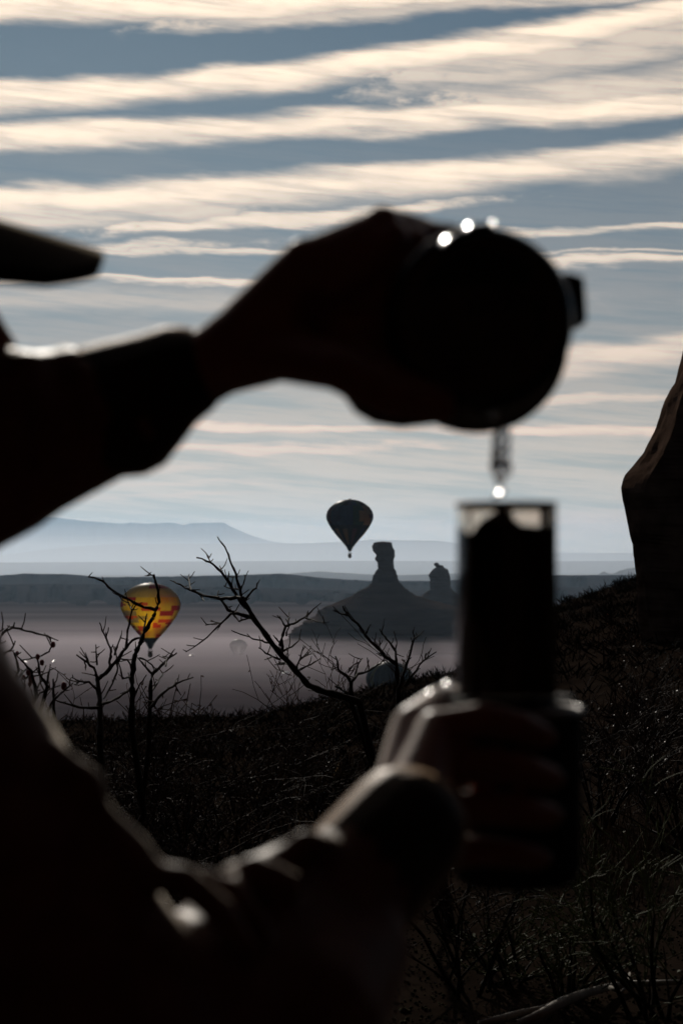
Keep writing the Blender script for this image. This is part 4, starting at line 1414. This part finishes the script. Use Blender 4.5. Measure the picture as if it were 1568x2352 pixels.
traced_shrub('forked shrub with upright twigs just before the dark striped balloon', (1040, 1980), 8.6, [
    (r4((785, 1330), (790, 1220), (760, 1180), (710, 1140), (695, 1055)), 0.011, 0.003), (r4((790, 1220), (830, 1170), (900, 1150), (960, 1110), (1000, 1088)), 0.007, 0.003), (r4((700, 1130), (665, 1143)), 0.003, 0.002), (r4((815, 1190), (830, 1120), (860, 1070)), 0.005, 0.002), (r4((900, 1145), (893, 1070)), 0.004, 0.002), (r4((770, 1160), (785, 1130)), 0.003, 0.002),
    (r4((1085, 1330), (1080, 1200), (1075, 1110), (1000, 1060), (960, 1010), (900, 950), (850, 880), (780, 810), (735, 745)), 0.0105, 0.0035), (r4((770, 805), (720, 790), (680, 770)), 0.0045, 0.0025), (r4((880, 925), (895, 890), (912, 862)), 0.005, 0.0025), (r4((965, 1010), (975, 940)), 0.004, 0.002), (r4((985, 1055), (945, 1040)), 0.003, 0.002),
    (r4((1075, 1110), (1070, 1030), (1010, 950), (985, 920), (968, 888)), 0.006, 0.003), (r4((1068, 1030), (1075, 958)), 0.004, 0.002), (r4((1090, 1260), (1130, 1140), (1160, 1040), (1185, 950), (1177, 895)), 0.007, 0.0028), (r4((1183, 950), (1245, 900)), 0.004, 0.002), (r4((1135, 1130), (1125, 1080)), 0.003, 0.002), (r4((1130, 1240), (1180, 1170), (1240, 1090), (1320, 1030)), 0.0065, 0.0025), (r4((1255, 1078), (1256, 1035)), 0.004, 0.002), (r4((695, 1250), (760, 1280)), 0.005, 0.004)], 41)
hips_root, _ = traced_shrub('rose-hip bush with red hips and one long looping stem', (60, 2330), 6.4, [
    (r3((-40, 1100), (0, 970), (20, 910), (80, 880), (200, 905), (300, 930), (335, 980), (310, 1030), (240, 1065), (150, 1085)), 0.0045, 0.0022), (r3((20, 1050), (70, 1020), (100, 965)), 0.004, 0.002), (r3((5, 900), (30, 885)), 0.003, 0.002), (r3((80, 880), (95, 850)), 0.003, 0.002),
    (r3((60, 1450), (80, 1250), (120, 1150), (95, 1040)), 0.0075, 0.003), (r3((190, 1480), (230, 1300), (200, 1150), (130, 1080)), 0.0075, 0.003), (r3((240, 1480), (270, 1350), (300, 1250), (250, 1170), (235, 1060)), 0.0075, 0.003), (r3((270, 1350), (300, 1220), (320, 1108)), 0.005, 0.0025), (r3((345, 1480), (340, 1330), (335, 1205)), 0.0068, 0.0025),
    (r3((300, 1400), (340, 1330), (400, 1280), (455, 1225)), 0.005, 0.002), (r3((120, 1420), (150, 1300), (160, 1200), (240, 1130)), 0.005, 0.0025), (r3((180, 1400), (240, 1250), (290, 1120)), 0.004, 0.002), (r3((40, 1330), (110, 1200), (180, 1130)), 0.005, 0.003), (r3((200, 1380), (250, 1290), (380, 1240)), 0.004, 0.002)], 53, 'rose_hip_bush')
for (x, y, rr) in ((335, 985, 0.0095), (238, 1062, 0.009), (265, 1098, 0.009), (402, 1245, 0.012), (200, 1200, 0.013), (180, 1160, 0.010), (110, 1040, 0.007), (150, 1190, 0.008), (1030 - 840, 1230, 0.008)):
    p = P(x * 0.3662, 1119.6 + y * 0.3662, 6.4)
    pydata('rose_hip', *ellipsoid(p, (rr * 0.85, rr * 0.85, rr * 1.15), None, 10, 7), M_HIP, hips_root)


# tangled low shrubs that fill the slope below the taller ones
def tangle(label, px, py, seed, h, w, mat=M_TWIG, leaves=350, depth=3, stems=11, lmat=None):
    rng = random.Random(seed)
    d = 7.0
    for _ in range(12):                                      # where the sight line meets the ground
        g = P(px, py, d)
        gzv = ground_z(g.x, g.y)
        d = max(4.5, min(40.0, d + (g.z - gzv) * 7.0 * (1 if g.z > gzv else 0.8)))
    g = P(px, py, d)
    g.z = ground_z(g.x, g.y)
    root = empty('tangled_shrub', tuple(g))
    tag(root, label, 'shrub', 'bare shrubs on the knoll')
    res = []
    for _ in range(stems):
        a = rng.uniform(0, 2 * math.pi)
        sp = rng.uniform(0.1, w)
        grow(g + Vector((rng.gauss(0, 0.05), rng.gauss(0, 0.05), -0.03)), Vector((math.cos(a) * sp, math.sin(a) * sp, 1.0)), h * rng.uniform(0.6, 1.0), 0.0085, depth, rng, res, 0.03, 0.9, (2, 4))
    thick = [q for q in res if q[1][0] > 0.0045]
    thin = [(p, [max(x, 0.0017) for x in r]) for p, r in res if r[0] <= 0.0045]
    pydata('branches', *bars(thick, 6), M_BARK, root)
    pydata('twigs', *bars(thin, 4), mat, root)['kind'] = 'stuff'
    if leaves:
        lv_, lf_ = [], []
        ends = [q[0][rng.randint(1, len(q[0]) - 1)] for q in thin for _ in range(3)]
        rng.shuffle(ends)
        for p in ends[:leaves]:
            s = rng.uniform(0.006, 0.017)
            u = Vector((rng.gauss(0, 1), rng.gauss(0, 1), rng.gauss(0, 1))).normalized()
            v = u.orthogonal().normalized()
            n0 = len(lv_)
            lv_ += [p, p + u * s * 0.6 + v * s * 0.4, p + u * s * 1.5, p + u * s * 0.6 - v * s * 0.35]
            lf_.append((n0, n0 + 1, n0 + 2, n0 + 3))
        lo2 = pydata('leaves', lv_, lf_, lmat or M_LEAF, root, False)
        lo2['kind'] = 'stuff'
    return root


tangle('dense brown thicket at the foot of the shrub with the tall crooked stem', 300, 2080, 101, 0.62, 0.9, leaves=1500, stems=14)
tangle('leafy brown thicket between the crook of the arm and the leaning branch', 520, 2060, 102, 0.62, 1.0, leaves=1300, stems=13)
tangle('small brown thicket tucked against the sleeve below the chest', 190, 2010, 103, 0.55, 0.9, leaves=1200, stems=13)
tangle('brown thicket right above the bent elbow', 430, 2150, 104, 0.72, 0.9, leaves=1100, stems=12)
tangle('tall brown thicket hiding the foot of the low forked shrub', 370, 2020, 121, 0.58, 0.8, leaves=1500, stems=14)
tangle('brown thicket at the foot of the rose-hip bush, against the sleeve', 110, 2000, 122, 0.60, 0.8, leaves=1300, stems=13)
tangle('bushy brown thicket farthest up the slope, behind the tall crooked stem', 260, 1930, 123, 0.46, 1.0, leaves=1300, stems=13)
tangle('thin brown thicket above the forearm, under the leaning branch', 690, 1985, 105, 0.75, 1.0, leaves=450)
tangle('wiry thicket pressed against the cuff and lower wrist', 830, 1930, 106, 0.72, 1.1, leaves=350)
tangle('low wiry scrub on the slope above the lower hand', 640, 1800, 107, 0.50, 1.2, leaves=300, stems=9)
tangle('small dark scrub on the crest under the pale balloon', 470, 1760, 108, 0.42, 1.2, leaves=250, stems=9)
tangle('wiry reddish scrub beside the mug at the foot of the boulder', 1470, 1800, 109, 0.75, 1.1, leaves=350)
tangle('tangle of reddish stems against the mug and its gripping fingers', 1385, 1900, 110, 0.60, 1.0, leaves=300)
tangle('reddish stems at the frame edge, below the boulder', 1550, 1960, 111, 0.60, 1.1, leaves=300)
tangle('scrub with orange tips hugging the base of the boulder', 1500, 1660, 112, 0.60, 0.9, leaves=200, stems=7, lmat=material('orange_tips', (0.22, 0.07, 0.015), 0.6, 0.2))
tangle('thin dark shrub standing under the sleeve by the lower hand', 1090, 2290, 113, 0.62, 0.55, leaves=60, stems=5)
tangle('sprawling shrub in the bottom corner beyond the fallen branch', 1500, 2330, 114, 0.55, 1.2, M_WEED, leaves=160, stems=7, lmat=M_WEED)
tangle('small olive weed growing beside the fallen branch', 1290, 2300, 115, 0.30, 1.2, M_WEED, leaves=160, stems=7, lmat=M_WEED)
tangle('olive weed low on the gravel under the mug', 1180, 2260, 116, 0.26, 1.4, M_WEED, leaves=120, stems=6, lmat=M_WEED)

# grey fallen branch on the gravel
rngf = random.Random(77)


def on_ground(px, py, lift=0.03):
    d = 6.5
    for _ in range(25):
        g = P(px, py, d)
        d = max(3.0, min(40.0, d + (g.z - (ground_z(g.x, g.y) + lift)) * 3.0))
    return P(px, py, d)


fb_ = empty('fallen_branch', tuple(on_ground(1380, 2290)))
tag(fb_, 'pale weathered branch lying across the dark gravel', 'branch')
l1 = [on_ground(x, y, 0.05 + 0.03 * math.sin(i)) for i, (x, y) in enumerate(((1190, 2350), (1240, 2330), (1290, 2302), (1340, 2282), (1400, 2266), (1440, 2260), (1500, 2258), (1580, 2255)))]
l2 = [on_ground(x, y, 0.05) for x, y in ((1100, 2350), (1150, 2338), (1200, 2325), (1240, 2318), (1285, 2303))]
l3 = [on_ground(x, y, 0.06) for x, y in ((1400, 2268), (1425, 2280), (1440, 2262), (1445, 2235))]
pydata('limb', *tube(l1, [0.011, 0.015, 0.017, 0.015, 0.013, 0.012, 0.010, 0.008], 8), M_GREY, fb_)
pydata('limb', *tube(l2, [0.008, 0.011, 0.011, 0.011, 0.013], 8), M_GREY, fb_)
pydata('limb', *tube(l3, [0.008, 0.006, 0.005, 0.004], 6), M_GREY, fb_)


# ------------------------------------------------------------------ ground cover nobody could count
def scatter_brush():
    rng = random.Random(9)
    vs_, fs = [], []
    for _ in range(8500):
        r = 12 + (92 - 12) * rng.random() ** 0.8
        a = rng.uniform(-0.26, 0.26) if rng.random() < 0.62 else rng.uniform(-0.62, 0.5)
        x, y = r * math.sin(a), r * math.cos(a)
        z = ground_z(x, y) - 0.04
        s = rng.uniform(0.12, 0.42) * (0.75 + 0.006 * r)
        for _ in range(11):
            d = Vector((rng.gauss(0, 0.8), rng.gauss(0, 0.8), rng.uniform(0.35, 1.2))).normalized()
            o2 = Vector((x + rng.gauss(0, 0.10), y + rng.gauss(0, 0.10), z))
            w = d.cross(Vector((rng.gauss(0, 1), rng.gauss(0, 1), 0.2))).normalized() * s * rng.uniform(0.015, 0.05)
            t = o2 + d * s * rng.uniform(0.5, 1.0)
            n0 = len(vs_)
            vs_ += [o2 - w * 0.4, o2 + w * 0.4, o2.lerp(t, 0.6) + w, t, o2.lerp(t, 0.6) - w]
            fs.append((n0, n0 + 1, n0 + 2, n0 + 3, n0 + 4))
    me_ = np_mesh('brush', np.array([tuple(v) for v in vs_]), np.array(fs))
    o = link_mesh('brush', me_, M_BRUSH, None, False)
    tag(o, 'low dark sagebrush covering the knoll to its crest', 'brush', None, 'stuff')


scatter_brush()


def scatter_grass():
    rng = random.Random(19)
    vs_, fs = [], []
    spots = [(on_ground(rng.uniform(600, 960), rng.uniform(1760, 1850), 0.0), 26) for _ in range(34)] + [(on_ground(rng.uniform(560, 1000), rng.uniform(1840, 1960), 0.0), 14) for _ in range(26)] + [(on_ground(rng.uniform(1330, 1568), rng.uniform(1880, 2100), 0.0), 8) for _ in range(26)]
    for c, k in spots:
        for _ in range(k):
            b = c + Vector((rng.gauss(0, 0.06), rng.gauss(0, 0.06), -0.02))
            h = rng.uniform(0.14, 0.34)
            lean = Vector((rng.gauss(0, 0.22), rng.gauss(0, 0.22), 1)).normalized()
            w = Vector((rng.uniform(0.0016, 0.0032), rng.uniform(-0.001, 0.001), 0))
            m = b + lean * h * 0.55
            t = b + lean * h + Vector((rng.gauss(0, 0.03), rng.gauss(0, 0.03), -0.02))
            n0 = len(vs_)
            vs_ += [b - w, b + w, m + w * 0.8, t, m - w * 0.8]
            fs.append((n0, n0 + 1, n0 + 2, n0 + 3, n0 + 4))
    o = link_mesh('grass', np_mesh('grass', np.array([tuple(v) for v in vs_]), np.array(fs)), M_STRAW, None, False)
    tag(o, 'dry straw grass in tufts on the slope above the forearm', 'grass', None, 'stuff')


scatter_grass()


def scatter_gravel():
    rng = random.Random(29)
    vs_, fs = [], []
    for _ in range(6500):
        c = on_ground_fast(rng)
        s = rng.uniform(0.003, 0.011) * (2.0 if rng.random() < 0.03 else 1.0)
        q = Matrix.Rotation(rng.uniform(0, 6.3), 3, Vector((rng.gauss(0, 1), rng.gauss(0, 1), rng.gauss(0, 1))).normalized())
        n0 = len(vs_)
        for v in ((1, 0, 0), (-0.8, 0.3, 0), (0, 0.9, 0.2), (0.1, -0.9, 0), (0, 0, 0.7), (0, 0.1, -0.6)):
            vs_.append(c + q @ (Vector(v) * s * rng.uniform(0.7, 1.2)))
        for f in ((0, 2, 4), (2, 1, 4), (1, 3, 4), (3, 0, 4), (2, 0, 5), (1, 2, 5), (3, 1, 5), (0, 3, 5)):
            fs.append(tuple(n0 + i for i in f))
    o = link_mesh('gravel', np_mesh('gravel', np.array([tuple(v) for v in vs_]), np.array(fs)), M_GRAVEL, None, False)
    tag(o, 'coarse dark gravel on the ground below the mug', 'gravel', None, 'stuff')


def on_ground_fast(rng):
    y = 5.4 + 6.5 * rng.random() ** 1.3
    x = y * rng.uniform(-0.02, 0.20)
    return Vector((x, y, ground_z(x, y) + 0.003))


scatter_gravel()
